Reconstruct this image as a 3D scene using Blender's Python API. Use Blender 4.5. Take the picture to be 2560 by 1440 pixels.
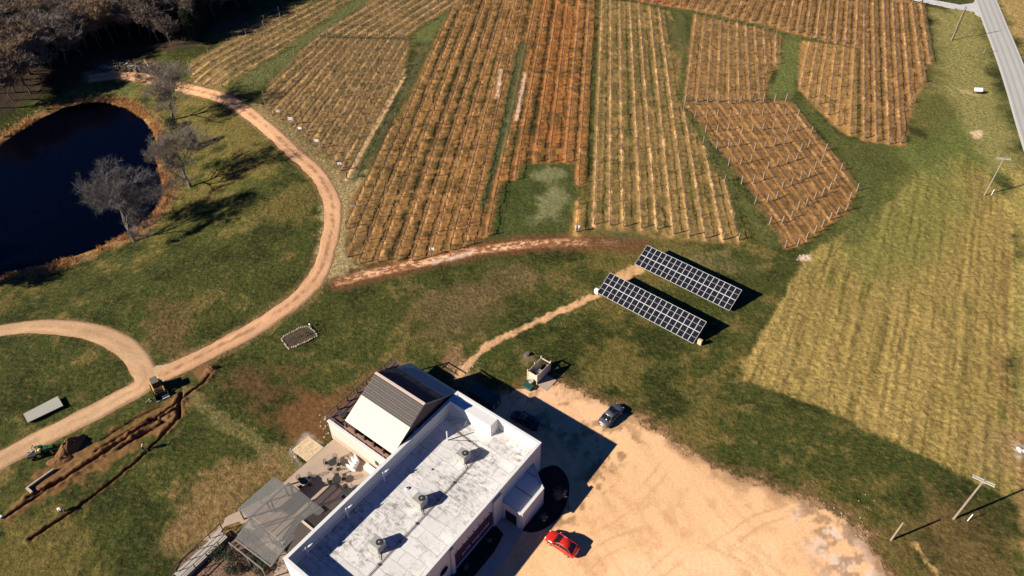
import bpy, math, random
import numpy as np
from mathutils import Vector
R = math.radians
random.seed(7)
rng = np.random.default_rng(7)
for o in list(bpy.data.objects):
    bpy.data.objects.remove(o)
S = bpy.context.scene
COL = S.collection

# ---------------------------------------------------------------- camera, sky, sun
H = 85.51; PIT = .739; F = 1800.
cam = bpy.data.cameras.new('camera'); co = bpy.data.objects.new('camera', cam); COL.objects.link(co)
co.location = (0, 0, H); co.rotation_euler = (math.pi/2-PIT, 0, 0)
cam.sensor_width = 36; cam.lens = 36*F/2560; cam.clip_start = 1; cam.clip_end = 4000
S.camera = co
SAZ = R(20.9); SEL = R(28.1)            # shadows run towards SAZ (from +X), sun height SEL
sdir = Vector((-math.cos(SAZ)*math.cos(SEL), -math.sin(SAZ)*math.cos(SEL), math.sin(SEL)))
W = bpy.data.worlds.new('World'); S.world = W; W.use_nodes = True
wn = W.node_tree; wn.nodes.clear()
sky = wn.nodes.new('ShaderNodeTexSky'); sky.sky_type = 'NISHITA'; sky.sun_disc = False
sky.sun_elevation = SEL; sky.sun_rotation = math.atan2(sdir.x, sdir.y)
sky.air_density = 1.0; sky.dust_density = 0.0; sky.ozone_density = 6.0; sky.altitude = 2500
bg = wn.nodes.new('ShaderNodeBackground'); bg.inputs[1].default_value = 0.05
wo = wn.nodes.new('ShaderNodeOutputWorld')
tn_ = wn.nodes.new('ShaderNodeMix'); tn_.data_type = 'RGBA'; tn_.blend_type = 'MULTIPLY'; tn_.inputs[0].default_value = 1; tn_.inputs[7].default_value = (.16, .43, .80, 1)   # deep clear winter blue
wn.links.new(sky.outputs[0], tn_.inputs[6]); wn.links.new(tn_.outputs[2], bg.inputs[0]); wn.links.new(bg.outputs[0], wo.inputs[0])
sl = bpy.data.lights.new('sun', 'SUN'); sl.energy = 5.0; sl.angle = R(.5); sl.color = (1, .92, .78)
so = bpy.data.objects.new('sun', sl); COL.objects.link(so); so.location = (-60, -20, 120)
so.rotation_euler = sdir.to_track_quat('Z', 'Y').to_euler()
S.view_settings.view_transform = 'Standard'; S.view_settings.look = 'None'
S.view_settings.exposure = 0.86; S.view_settings.gamma = 1

# ---------------------------------------------------------------- terrain and ground points
CF = np.array([0, math.cos(PIT), -math.sin(PIT)]); CU = np.array([0, math.sin(PIT), math.cos(PIT)])
def G0(px, py, z=0.):
    d = CF*F + np.array([1., 0, 0])*(px-1280) - CU*(py-720); t = (H-z)/-d[2]
    return np.array([d[0]*t, d[1]*t])
def segdist(X, Y, pts, closed=False):
    P = [np.asarray(p, float) for p in pts]
    if closed: P = P+[P[0]]
    D = np.full(X.shape, 1e9)
    for a, b in zip(P[:-1], P[1:]):
        v = b-a; L = v@v+1e-9
        t = np.clip(((X-a[0])*v[0]+(Y-a[1])*v[1])/L, 0, 1)
        D = np.minimum(D, (X-a[0]-t*v[0])**2+(Y-a[1]-t*v[1])**2)
    return np.sqrt(D)
def inside(X, Y, pts):
    c = np.zeros(X.shape, bool); n = len(pts)
    for i in range(n):
        x1, y1 = pts[i]; x2, y2 = pts[(i+1) % n]
        if y1 == y2: continue
        c ^= ((y1 > Y) != (y2 > Y)) & (X < (x2-x1)*(Y-y1)/(y2-y1)+x1)
    return c
def sdf(X, Y, pts, m=30.):          # > 0 inside, clipped to -m outside the margin
    P = np.array(pts); out = np.full(X.shape, -m)
    b = (X > P[:, 0].min()-m) & (X < P[:, 0].max()+m) & (Y > P[:, 1].min()-m) & (Y < P[:, 1].max()+m)
    if b.any():
        x, y = X[b], Y[b]; d = segdist(x, y, pts, True); out[b] = np.where(inside(x, y, pts), d, -d)
    return out
def smooth(t): t = np.clip(t, 0, 1); return t*t*(3-2*t)
PZ = -4.3
pond_px = [(0, 362), (50, 326), (100, 296), (160, 269), (215, 256), (262, 256), (312, 270), (352, 295), (380, 330), (388, 375), (389, 420), (401, 455), (402, 490), (385, 525), (350, 560), (300, 588), (240, 615), (180, 637), (120, 655), (60, 672), (0, 682), (-150, 700), (-420, 660), (-520, 520), (-300, 420)]
POND = [tuple(G0(x, y, PZ)) for x, y in pond_px]
def terr(X, Y):
    X = np.asarray(X, float); Y = np.asarray(Y, float)
    d = -sdf(X, Y, POND, 40.)
    return PZ*(1-smooth((d-1.)/27.)) + np.where(d < 1.2, -np.clip(1.2-d, 0, 2)*.35, 0)
def zt(x, y): return float(terr(np.array([x]), np.array([y]))[0])
def G(px, py, dz=0.):
    z = 0.
    for _ in range(14):
        p = G0(px, py, z+dz); z = .4*z+.6*zt(p[0], p[1])
    return p
def g3(px, py, dz=0.): p = G(px, py); return (p[0], p[1], zt(*p)+dz)
def GP(l): return [tuple(G(x, y)) for x, y in l]

TAB = rng.random((256, 256))
def vn(x, y):
    xi = np.floor(x).astype(int); yi = np.floor(y).astype(int); fx = x-xi; fy = y-yi
    fx = fx*fx*(3-2*fx); fy = fy*fy*(3-2*fy); a = xi & 255; b = (xi+1) & 255; c = yi & 255; d = (yi+1) & 255
    return (TAB[a, c]*(1-fx)+TAB[b, c]*fx)*(1-fy)+(TAB[a, d]*(1-fx)+TAB[b, d]*fx)*fy
def fbm(x, y, f, o=4, s=0, g=.55):
    v = 0; a = 1; n = 0; ca, sa = .8, .6
    for i in range(o):
        v = v+a*vn(x*f+s*17.3+i*5.1, y*f+s*7.7+i*9.2); n += a; a *= g; f *= 2.03; x, y = x*ca-y*sa, x*sa+y*ca
    return v/n

# ---------------------------------------------------------------- materials
def mat(name, col, rough=.8, var=.25, scale=3., bump=.0, bscale=None, metal=0., col2=None, spec=.5, coords='Object', thr=None):
    m = bpy.data.materials.new(name); m.use_nodes = True; n = m.node_tree; P = n.nodes['Principled BSDF']
    P.inputs['Roughness'].default_value = rough; P.inputs['Metallic'].default_value = metal
    P.inputs['Specular IOR Level'].default_value = spec
    tc = n.nodes.new('ShaderNodeTexCoord'); no = n.nodes.new('ShaderNodeTexNoise')
    no.inputs['Scale'].default_value = scale; no.inputs['Detail'].default_value = 6; no.inputs['Roughness'].default_value = .65
    n.links.new(tc.outputs[coords], no.inputs['Vector'])
    mr = n.nodes.new('ShaderNodeValToRGB'); lo, hi = thr or (.3, .7)
    mr.color_ramp.elements[0].position = lo; mr.color_ramp.elements[1].position = hi
    c2 = col2 or tuple(c*(1+var) for c in col); c1 = col if col2 else tuple(c*(1-var) for c in col)
    mr.color_ramp.elements[0].color = (*c1[:3], 1); mr.color_ramp.elements[1].color = (*c2[:3], 1)
    n.links.new(no.outputs[0], mr.inputs[0]); n.links.new(mr.outputs[0], P.inputs['Base Color'])
    if bump:
        b = n.nodes.new('ShaderNodeBump'); b.inputs['Strength'].default_value = bump; b.inputs['Distance'].default_value = .1
        nb = n.nodes.new('ShaderNodeTexNoise'); nb.inputs['Scale'].default_value = bscale or scale*4; nb.inputs['Detail'].default_value = 5
        n.links.new(tc.outputs[coords], nb.inputs['Vector']); n.links.new(nb.outputs[0], b.inputs['Height']); n.links.new(b.outputs[0], P.inputs['Normal'])
    return m
def vcmat(name, rough=.95, amp=(.55, 1.5), scale=2.2, bump=.6, bdist=.25, flecks=True):
    m = bpy.data.materials.new(name); m.use_nodes = True; n = m.node_tree; P = n.nodes['Principled BSDF']; L = n.links.new
    P.inputs['Roughness'].default_value = rough; P.inputs['Specular IOR Level'].default_value = .15
    at = n.nodes.new('ShaderNodeVertexColor'); at.layer_name = 'tint'
    tc = n.nodes.new('ShaderNodeTexCoord')
    no = n.nodes.new('ShaderNodeTexNoise'); no.inputs['Scale'].default_value = scale; no.inputs['Detail'].default_value = 7; no.inputs['Roughness'].default_value = .72
    L(tc.outputs['Object'], no.inputs['Vector'])
    mr = n.nodes.new('ShaderNodeMapRange'); mr.inputs[1].default_value = .3; mr.inputs[2].default_value = .7
    mr.inputs[3].default_value = amp[0]; mr.inputs[4].default_value = amp[1]; L(no.outputs[0], mr.inputs[0])
    mul = n.nodes.new('ShaderNodeVectorMath'); mul.operation = 'SCALE'; L(at.outputs[0], mul.inputs[0]); L(mr.outputs[0], mul.inputs['Scale'])
    out = mul.outputs[0]
    if flecks:      # straw showing through the green
        n2 = n.nodes.new('ShaderNodeTexNoise'); n2.inputs['Scale'].default_value = .8; n2.inputs['Detail'].default_value = 9; n2.inputs['Roughness'].default_value = .8
        mp = n.nodes.new('ShaderNodeMapping'); mp.inputs['Rotation'].default_value = (0, 0, .5); mp.inputs['Scale'].default_value = (1, 1.9, 1)
        L(tc.outputs['Object'], mp.inputs[0]); L(mp.outputs[0], n2.inputs['Vector'])
        r2 = n.nodes.new('ShaderNodeMapRange'); r2.inputs[1].default_value = .50; r2.inputs[2].default_value = .66; L(n2.outputs[0], r2.inputs[0])
        am = n.nodes.new('ShaderNodeMath'); am.operation = 'MULTIPLY'; L(r2.outputs[0], am.inputs[0]); L(at.outputs[1], am.inputs[1])
        mx = n.nodes.new('ShaderNodeMix'); mx.data_type = 'RGBA'; L(am.outputs[0], mx.inputs[0]); L(out, mx.inputs[6]); mx.inputs[7].default_value = (.165, .12, .036, 1)
        out = mx.outputs[2]
    L(out, P.inputs['Base Color'])
    b = n.nodes.new('ShaderNodeBump'); b.inputs['Strength'].default_value = bump; b.inputs['Distance'].default_value = bdist
    if flecks:
        sm = n.nodes.new('ShaderNodeMapRange'); sm.inputs[1].default_value = .1; sm.inputs[2].default_value = .7; sm.inputs[3].default_value = bump*.32; sm.inputs[4].default_value = bump; L(at.outputs[1], sm.inputs[0]); L(sm.outputs[0], b.inputs['Strength'])
        lo = n.nodes.new('ShaderNodeMapRange'); lo.inputs[1].default_value = .1; lo.inputs[2].default_value = .7; lo.inputs[3].default_value = .68; lo.inputs[4].default_value = amp[0]; L(at.outputs[1], lo.inputs[0]); L(lo.outputs[0], mr.inputs[3])
        hi = n.nodes.new('ShaderNodeMapRange'); hi.inputs[1].default_value = .1; hi.inputs[2].default_value = .7; hi.inputs[3].default_value = 1.32; hi.inputs[4].default_value = amp[1]; L(at.outputs[1], hi.inputs[0]); L(hi.outputs[0], mr.inputs[4])
    nb = n.nodes.new('ShaderNodeTexNoise'); nb.inputs['Scale'].default_value = 1.7; nb.inputs['Detail'].default_value = 8; nb.inputs['Roughness'].default_value = .7
    L(tc.outputs['Object'], nb.inputs['Vector']); L(nb.outputs[0], b.inputs['Height']); L(b.outputs[0], P.inputs['Normal'])
    return m
M = {}
M['ground'] = vcmat('grass_and_soil', amp=(.38, 1.75), scale=1.35, bump=.9, bdist=.5)
M['dirt'] = vcmat('packed_dirt', amp=(.86, 1.14), scale=2.6, bump=.5, bdist=.12, flecks=False)
M['asphalt'] = mat('asphalt', (.38, .375, .35), .9, .12, .25, .1, 30)
M['lanepaint'] = mat('lane_paint', (.62, .61, .57), .7, .1)
M['wood'] = mat('weathered_wood', (.26, .205, .15), .85, .25, 6)
M['postwood'] = mat('pale_post_wood', (.22, .165, .115), .85, .25, 2)
M['vine'] = mat('vine_bark', (.085, .05, .03), .9, .4, 4)
M['wire'] = mat('steel_wire', (.25, .24, .23), .5, .1, 4, metal=.6)
M['bark'] = mat('grey_bark', (.13, .11, .09), .95, .35, 1.5)
M['twig'] = mat('grey_twigs', (.22, .185, .155), .95, .35, .6)
M['twigp'] = mat('pond_tree_twigs', (.13, .115, .105), .95, .3, .6)
M['twigq'] = mat('pale_tan_twigs', (.20, .165, .125), .95, .3, .6)
M['twig2'] = mat('brown_twigs', (.175, .132, .10), .95, .4, .5)
M['twig3'] = mat('tan_twigs', (.26, .17, .10), .95, .35, .5)
M['leaf'] = mat('cedar_foliage', (.022, .032, .010), .9, .5, 1.2)
M['shrub'] = mat('shrub_leaves', (.05, .06, .03), .9, .5, 1.5)
M['reed'] = mat('dry_reeds', (.50, .27, .10), .95, .4, 1.0)
M['white'] = mat('white_paint', (.66, .65, .63), .6, .05, 2)
M['stucco'] = mat('pale_stucco', (.56, .54, .53), .9, .05, .8, .2, 20)
M['cream'] = mat('cream_siding', (.47, .42, .36), .8, .06, .7)
M['creamroof'] = mat('cream_metal_roof', (.70, .66, .50), .45, .06, .8)
M['greyroof'] = mat('grey_metal_roof', (.22, .27, .26), .5, .1, .8)
M['brown'] = mat('dark_brown_boards', (.10, .055, .045), .8, .3, 3)
M['brown2'] = mat('brown_shingles', (.055, .038, .031), .85, .3, 6)
M['black'] = mat('black_iron', (.03, .03, .03), .6, .2, 3)
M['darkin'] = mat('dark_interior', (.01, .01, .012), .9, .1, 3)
M['glass'] = mat('dark_glass', (.012, .012, .016), .08, .1, 2)
M['steel'] = mat('galvanised_steel', (.42, .41, .37), .5, .1, 3, metal=.3)
M['concrete'] = mat('patio_concrete', (.40, .295, .22), .9, .1, .6, .1, 20)
M['concrete2'] = mat('grey_concrete', (.42, .38, .33), .9, .12, .7)
M['sheet'] = mat('grey_metal_sheet', (.36, .34, .28), .6, .05, .5)
M['alu'] = mat('panel_frame', (.42, .42, .43), .5, .05, 2)
M['purple'] = mat('purple_banner', (.045, .01, .05), .8, .15, 2)
M['letter'] = mat('banner_lettering', (.75, .68, .72), .8, .05, 2)
M['rubber'] = mat('tyre_rubber', (.02, .02, .02), .9, .2, 4)
M['chrome'] = mat('wheel_metal', (.45, .43, .4), .35, .1, 4, metal=.6)
M['red'] = mat('red_car_paint', (.50, .020, .010), .22, .04, 2, spec=.8)
M['greycar'] = mat('dark_grey_car_paint', (.075, .08, .095), .25, .04, 2, spec=.8)
M['blackcar'] = mat('black_car_paint', (.010, .010, .012), .15, .04, 2, spec=.8)
M['lampw'] = mat('headlamp_lens', (.8, .8, .8), .2, .02, 2)
M['lampr'] = mat('tail_lamp_lens', (.45, .02, .02), .2, .1, 2)
M['yellow'] = mat('machine_yellow', (.72, .45, .14), .5, .12, 2)
M['signyellow'] = mat('sign_yellow', (.80, .62, .05), .6, .03, 2)
M['signwhite'] = mat('sign_white', (.88, .86, .84), .6, .03, 2)
M['green'] = mat('tractor_green', (.03, .09, .03), .4, .2, 2)
M['dgreen'] = mat('container_green', (.016, .065, .048), .6, .25, 1)
M['stone'] = mat('pale_stone', (.42, .35, .26), .9, .2, 1.5)
M['sandstone'] = mat('sandstone_flags', (.60, .45, .27), .9, .25, 1.6)
M['soil'] = mat('dug_soil', (.06, .042, .02), .98, .45, 1.2, .8, 5)
M['mulch'] = mat('bark_mulch', (.05, .03, .02), .98, .3, 8, col2=(.34, .19, .12), thr=(.42, .62))
M['darkmulch'] = mat('dark_bed_soil', (.016, .014, .012), .98, .4, 3)
M['shirt'] = mat('white_shirt', (.62, .60, .54), .9, .08, 5)
M['jeans'] = mat('dark_trousers', (.04, .045, .06), .9, .2, 6)
M['tan'] = mat('tan_work_clothes', (.32, .21, .13), .9, .15, 5)
M['skin'] = mat('skin', (.45, .26, .18), .7, .05, 5)
M['hair'] = mat('dark_hair', (.03, .02, .015), .8, .1, 5)
M['pvblack'] = mat('roof_panel_cells', (.022, .014, .014), .65, .15, 2)
M['galvgate'] = mat('fence_boards', (.56, .45, .34), .85, .12, 1.5)
M['litter'] = mat('pale_rock', (.7, .62, .58), .9, .15, 2)
M['pink'] = mat('pale_pink_panel', (.80, .66, .66), .7, .04, 2)

def m_water():
    m = bpy.data.materials.new('dark_pond_water'); m.use_nodes = True; n = m.node_tree; P = n.nodes['Principled BSDF']
    P.inputs['Base Color'].default_value = (.0006, .0009, .003, 1); P.inputs['Roughness'].default_value = .12; P.inputs['Specular IOR Level'].default_value = .22; P.inputs['IOR'].default_value = 1.33
    b = n.nodes.new('ShaderNodeBump'); b.inputs['Strength'].default_value = .032; nb = n.nodes.new('ShaderNodeTexNoise'); nb.inputs['Scale'].default_value = .9
    tc = n.nodes.new('ShaderNodeTexCoord'); n.links.new(tc.outputs['Object'], nb.inputs[0]); n.links.new(nb.outputs[0], b.inputs['Height']); n.links.new(b.outputs[0], P.inputs['Normal'])
    return m
M['water'] = m_water()
def m_cells():   # dark cells with fine busbars
    m = bpy.data.materials.new('solar_cells'); m.use_nodes = True; n = m.node_tree; P = n.nodes['Principled BSDF']; L = n.links.new
    P.inputs['Roughness'].default_value = .5; P.inputs['Specular IOR Level'].default_value = .05
    tc = n.nodes.new('ShaderNodeTexCoord'); w = n.nodes.new('ShaderNodeTexWave'); w.wave_type = 'BANDS'; w.bands_direction = 'X'; w.inputs['Scale'].default_value = 1.9; w.inputs['Distortion'].default_value = 0
    cr = n.nodes.new('ShaderNodeValToRGB'); cr.color_ramp.elements[0].position = .75; cr.color_ramp.elements[0].color = (.006, .006, .010, 1); cr.color_ramp.elements[1].color = (.022, .022, .034, 1)
    L(tc.outputs['Object'], w.inputs[0]); L(w.outputs[1], cr.inputs[0]); L(cr.outputs[0], P.inputs['Base Color'])
    return m
M['cells'] = m_cells()
def m_roof():    # white membrane in sheets and patches, streaked with dirt
    m = bpy.data.materials.new('stained_white_roofing'); m.use_nodes = True; n = m.node_tree; P = n.nodes['Principled BSDF']; L = n.links.new
    P.inputs['Roughness'].default_value = .85
    tc = n.nodes.new('ShaderNodeTexCoord')
    def noise(scale, det, sx=1, sy=1, rgh=.6):
        mp = n.nodes.new('ShaderNodeMapping'); mp.inputs['Scale'].default_value = (sx, sy, 1); L(tc.outputs['Object'], mp.inputs[0])
        q = n.nodes.new('ShaderNodeTexNoise'); q.inputs['Scale'].default_value = scale; q.inputs['Detail'].default_value = det; q.inputs['Roughness'].default_value = rgh; L(mp.outputs[0], q.inputs['Vector']); return q.outputs[0]
    def rng_(v, a, b, c, d):
        r = n.nodes.new('ShaderNodeMapRange'); L(v, r.inputs[0])
        for i, q in enumerate((a, b, c, d)): r.inputs[i+1].default_value = q
        return r.outputs[0]
    def mul(a, b):
        r = n.nodes.new('ShaderNodeMath'); r.operation = 'MULTIPLY'; L(a, r.inputs[0]); L(b, r.inputs[1]); return r.outputs[0]
    br = n.nodes.new('ShaderNodeTexBrick'); br.inputs['Scale'].default_value = 1; br.inputs['Brick Width'].default_value = 3.4; br.inputs['Row Height'].default_value = 1.75
    br.inputs['Mortar Size'].default_value = .045; br.inputs['Color1'].default_value = (1, 1, 1, 1); br.inputs['Color2'].default_value = (.86, .86, .86, 1); br.inputs['Mortar'].default_value = (.48, .48, .48, 1); br.inputs['Mortar Smooth'].default_value = .6
    wv = n.nodes.new('ShaderNodeVectorMath'); wv.operation = 'ADD'; nn = n.nodes.new('ShaderNodeTexNoise'); nn.inputs['Scale'].default_value = .5; nn.inputs['Detail'].default_value = 5
    L(tc.outputs['Object'], nn.inputs[0]); L(tc.outputs['Object'], wv.inputs[0])
    sc = n.nodes.new('ShaderNodeVectorMath'); sc.operation = 'SCALE'; sc.inputs['Scale'].default_value = .9; L(nn.outputs[1], sc.inputs[0]); L(sc.outputs[0], wv.inputs[1]); L(wv.outputs[0], br.inputs[0])
    st = mul(rng_(noise(1.0, 9, 1, 1.6, .75), .46, .64, 0, 1), rng_(noise(.16, 4), .44, .58, .12, 1))
    st2 = rng_(noise(4, 4, 1, 2.5, .7), .50, .70, 0, .75)
    ad = n.nodes.new('ShaderNodeMath'); ad.operation = 'ADD'; ad.use_clamp = True; L(st, ad.inputs[0]); L(mul(st2, rng_(noise(.3, 4), .50, .62, 0, .9)), ad.inputs[1])
    mx = n.nodes.new('ShaderNodeMix'); mx.data_type = 'RGBA'; mx.blend_type = 'MULTIPLY'; mx.inputs[0].default_value = 1; mx.inputs[6].default_value = (.68, .655, .64, 1); L(br.outputs[0], mx.inputs[7])
    m2 = n.nodes.new('ShaderNodeMix'); m2.data_type = 'RGBA'; L(ad.outputs[0], m2.inputs[0]); L(mx.outputs[2], m2.inputs[6]); m2.inputs[7].default_value = (.20, .175, .145, 1)
    L(m2.outputs[2], P.inputs['Base Color']); return m
M['roof'] = m_roof()
def m_ribs(name, c, dark, sc, rough=.45):
    m = bpy.data.materials.new(name); m.use_nodes = True; n = m.node_tree; P = n.nodes['Principled BSDF']; L = n.links.new; P.inputs['Roughness'].default_value = rough
    tc = n.nodes.new('ShaderNodeTexCoord'); w = n.nodes.new('ShaderNodeTexWave'); w.bands_direction = 'X'; w.inputs['Scale'].default_value = sc; w.inputs['Distortion'].default_value = .3; w.inputs['Detail'].default_value = 1
    cr = n.nodes.new('ShaderNodeValToRGB'); cr.color_ramp.elements[0].position = .0; cr.color_ramp.elements[0].color = (*dark, 1); cr.color_ramp.elements[1].position = .35; cr.color_ramp.elements[1].color = (*c, 1)
    L(tc.outputs['Object'], w.inputs[0]); L(w.outputs[1], cr.inputs[0]); L(cr.outputs[0], P.inputs['Base Color']); return m
M['creamroof'] = m_ribs('cream_ribbed_roof', (.50, .475, .37), (.43, .41, .315), .55)
M['greyroof'] = m_ribs('grey_ribbed_roof', (.24, .30, .29), (.19, .24, .23), .55)

# ---------------------------------------------------------------- mesh helpers
class MB:
    def __init__(s): s.v = []; s.f = []; s.n = 0
    def add(s, v, f):
        v = np.asarray(v, float); s.v.append(v); s.f += [tuple(i+s.n for i in q) for q in f]; s.n += len(v); return s
    def box(s, x0, x1, y0, y1, z0, z1, rot=0, org=(0, 0, 0)):
        v = np.array([(x, y, z) for z in (z0, z1) for y in (y0, y1) for x in (x0, x1)], float)
        if rot: c, q = math.cos(rot), math.sin(rot); v = np.stack([v[:, 0]*c-v[:, 1]*q, v[:, 0]*q+v[:, 1]*c, v[:, 2]], 1)
        return s.add(v+np.array(org), [(0, 2, 3, 1), (4, 5, 7, 6), (0, 1, 5, 4), (1, 3, 7, 5), (3, 2, 6, 7), (2, 0, 4, 6)])
    def bar(s, a, b, w, h=None, up=(0, 0, 1)):       # rectangular bar between two points
        a = np.array(a, float); b = np.array(b, float); h = h or w; d = b-a; d /= np.linalg.norm(d)+1e-9; u = np.array(up, float)
        if abs(d@u) > .98: u = np.array([1., 0, 0])
        x = np.cross(d, u); x /= np.linalg.norm(x); y = np.cross(x, d); x *= w/2; y *= h/2
        v = [a-x-y, a+x-y, a+x+y, a-x+y, b-x-y, b+x-y, b+x+y, b-x+y]
        return s.add(v, [(3, 2, 1, 0), (4, 5, 6, 7), (0, 1, 5, 4), (1, 2, 6, 5), (2, 3, 7, 6), (3, 0, 4, 7)])
    def tube(s, pts, rad, n=6, cap=True):
        P = [np.array(p, float) for p in pts]; r = rad if hasattr(rad, '__len__') else [rad]*len(P); V = []; Fc = []
        for i, p in enumerate(P):
            d = P[min(i+1, len(P)-1)]-P[max(i-1, 0)]; d /= np.linalg.norm(d)+1e-9
            u = np.array([0, 0, 1.]) if abs(d[2]) < .9 else np.array([1., 0, 0]); x = np.cross(d, u); x /= np.linalg.norm(x); y = np.cross(x, d)
            for k in range(n): t = 2*math.pi*k/n; V.append(p+r[i]*(math.cos(t)*x+math.sin(t)*y))
        for i in range(len(P)-1):
            for k in range(n): a = i*n+k; b = i*n+(k+1) % n; Fc.append((b, a, a+n, b+n))
        if cap: Fc.append(tuple(range(n))); Fc.append(tuple(range(len(P)*n-1, len(P)*n-n-1, -1)))
        return s.add(V, Fc)
    def disc(s, c, r, h, n=16, r2=None):
        return s.tube([(c[0], c[1], c[2]), (c[0], c[1], c[2]+h)], [r, r2 if r2 is not None else r], n)
    def wheel(s, c, r, w, ax, n=14):     # ax: unit axle direction
        a = np.array(c, float); d = np.array(ax, float)*w/2; return s.tube([a-d, a+d], r, n)
    def poly(s, pts, z0, z1):
        n = len(pts); v = [(x, y, z0) for x, y in pts]+[(x, y, z1) for x, y in pts]
        return s.add(v, [tuple(range(n-1, -1, -1)), tuple(range(n, 2*n))]+[(i, (i+1) % n, n+(i+1) % n, n+i) for i in range(n)])
    def loft(s, rings, cap=True):
        n = len(rings[0]); v = [p for r in rings for p in r]; f = []
        for i in range(len(rings)-1):
            for k in range(n): a = i*n+k; b = i*n+(k+1) % n; f.append((a, b, b+n, a+n))
        if cap: f += [tuple(range(n-1, -1, -1)), tuple(range(len(rings)*n-n, len(rings)*n))]
        return s.add(v, f)
    def blob(s, c, r, seed=0, n=7, amp=.25, sq=1.):
        rr = random.Random(seed); V = []; Fc = []
        ph = [rr.uniform(0, 6.3) for _ in range(6)]
        for i in range(n+1):
            t = math.pi*i/n
            for k in range(n*2):
                p = math.pi*k/n; q = r*(1+amp*(math.sin(3*p+ph[0]+2*t)*math.sin(2*t+ph[1])+.6*math.sin(5*p+ph[2])*math.sin(3*t+ph[3]))/1.3)
                V.append((c[0]+q*math.sin(t)*math.cos(p), c[1]+q*math.sin(t)*math.sin(p), c[2]+q*sq*math.cos(t)))
        for i in range(n):
            for k in range(2*n): a = i*2*n+k; b = i*2*n+(k+1) % (2*n); Fc.append((a, a+2*n, b+2*n, b))
        return s.add(V, Fc)
    def mesh(s, name, m, smooth_=False):
        me = bpy.data.meshes.new(name); me.from_pydata(np.concatenate(s.v).tolist(), [], s.f); me.update()
        me.materials.append(M[m] if isinstance(m, str) else m)
        if smooth_: me.polygons.foreach_set('use_smooth', [True]*len(me.polygons))
        return me
    def build(s, name, m, parent=None, smooth_=False):
        o = bpy.data.objects.new(name, s.mesh(name, m, smooth_)); COL.objects.link(o)
        if parent: o.parent = parent
        return o
def tag(o, label=None, cat=None, group=None, kind=None):
    for k, v in (('label', label), ('category', cat), ('group', group), ('kind', kind)):
        if v: o[k] = v
    return o
def thing(name, label, cat, loc=(0, 0, 0), rz=0., group=None):
    o = bpy.data.objects.new(name, None); o.empty_display_size = .3; COL.objects.link(o); o.location = loc; o.rotation_euler = (0, 0, rz)
    return tag(o, label, cat, group)
kids = {}
def dup(root, loc, rz=0., label=None, scale=None, group=None):
    def cp(o, par):
        c = o.copy(); COL.objects.link(c)
        if par: c.parent = par
        for ch in [q for q in ALLCH(o)]: cp(ch, c)
        return c
    r = cp(root, None); r.location = loc; r.rotation_euler = (0, 0, rz)
    if label: r['label'] = label
    if scale: r.scale = (scale,)*3 if not hasattr(scale, '__len__') else scale
    if group: r['group'] = group
    return r
def ALLCH(o): return list(o.children)

def gridmesh(name, X, Y, Z, colr, m, alpha=None):
    ny, nx = X.shape; v = np.stack([X, Y, Z], -1).reshape(-1, 3).astype(np.float32)
    i = np.arange(nx*ny).reshape(ny, nx); f = np.stack([i[:-1, :-1], i[:-1, 1:], i[1:, 1:], i[1:, :-1]], -1).reshape(-1, 4)
    me = bpy.data.meshes.new(name); me.vertices.add(len(v)); me.vertices.foreach_set('co', v.ravel())
    me.loops.add(f.size); me.loops.foreach_set('vertex_index', f.ravel().astype(np.int32))
    me.polygons.add(len(f)); me.polygons.foreach_set('loop_start', (np.arange(len(f))*4).astype(np.int32)); me.polygons.foreach_set('loop_total', np.full(len(f), 4, np.int32))
    me.polygons.foreach_set('use_smooth', np.ones(len(f), bool)); me.update(calc_edges=True)
    a = me.color_attributes.new('tint', 'FLOAT_COLOR', 'POINT')
    c = np.ones((len(v), 4), np.float32); c[:, :3] = colr.reshape(-1, 3); c[:, 3] = 1 if alpha is None else alpha.ravel()
    a.data.foreach_set('color', c.ravel()); me.materials.append(M[m])
    o = bpy.data.objects.new(name, me); COL.objects.link(o); return o

# ---------------------------------------------------------------- vineyard layout (row lines on the ground)
def cpx(l, ox, oy, s): return [(ox+x/s, oy+y/s) for x, y in l]
BL = []   # name phrase, polygon, [(a, b)], colour style
def clip_rows(poly, lines, step=.5, minlen=5.):
    out = []
    for a, b in lines:
        a = np.array(a); b = np.array(b); L = np.linalg.norm(b-a); n = int(L/step)+2; t = np.linspace(0, 1, n)
        X = a[0]+(b[0]-a[0])*t; Y = a[1]+(b[1]-a[1])*t; m = inside(X, Y, poly)
        if not m.any(): continue
        # longest run
        best = (0, 0); i = 0
        while i < n:
            if m[i]:
                j = i
                while j+1 < n and m[j+1]: j += 1
                if j-i > best[1]-best[0]: best = (i, j)
                i = j+1
            else: i += 1
        i, j = best
        if (j-i)*step >= minlen: out.append((np.array([X[i], Y[i]]), np.array([X[j], Y[j]])))
    return out
def family(poly, anchor, ang, sp, k0, k1):
    a = np.array(G(*anchor)); t = R(ang); d = np.array([math.sin(t), math.cos(t)]); n = np.array([math.cos(t), -math.sin(t)])
    return clip_rows(poly, [(a+n*sp*k-d*160, a+n*sp*k+d*160) for k in range(k0, k1)])
pA = GP([(470, 158), (482, 213), (560, 219), (585, 210), (662, 158), (746, 95), (874, 3), (935, -40), (830, -40), (792, 0), (712, 26), (634, 56), (543, 116)])
BL.append(('A', 'in the block beside the wood', pA, family(pA, (556, 216), 28., 3.1, -14, 3)))
pA2 = GP([(792, 90), (1018, 94), (1045, 68), (1180, 0), (1240, -40), (985, -40), (925, 0), (868, 38)])
BL.append(('B', 'in the block beyond the grass strip', pA2, family(pA2, (884, 94), 27., 3.1, -12, 9)))
pB = GP([(786, 93), (1024, 99), (1014, 193), (870, 455), (831, 400), (776, 350), (717, 310), (676, 288), (652, 250), (672, 200), (722, 160)])
lB = []
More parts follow.
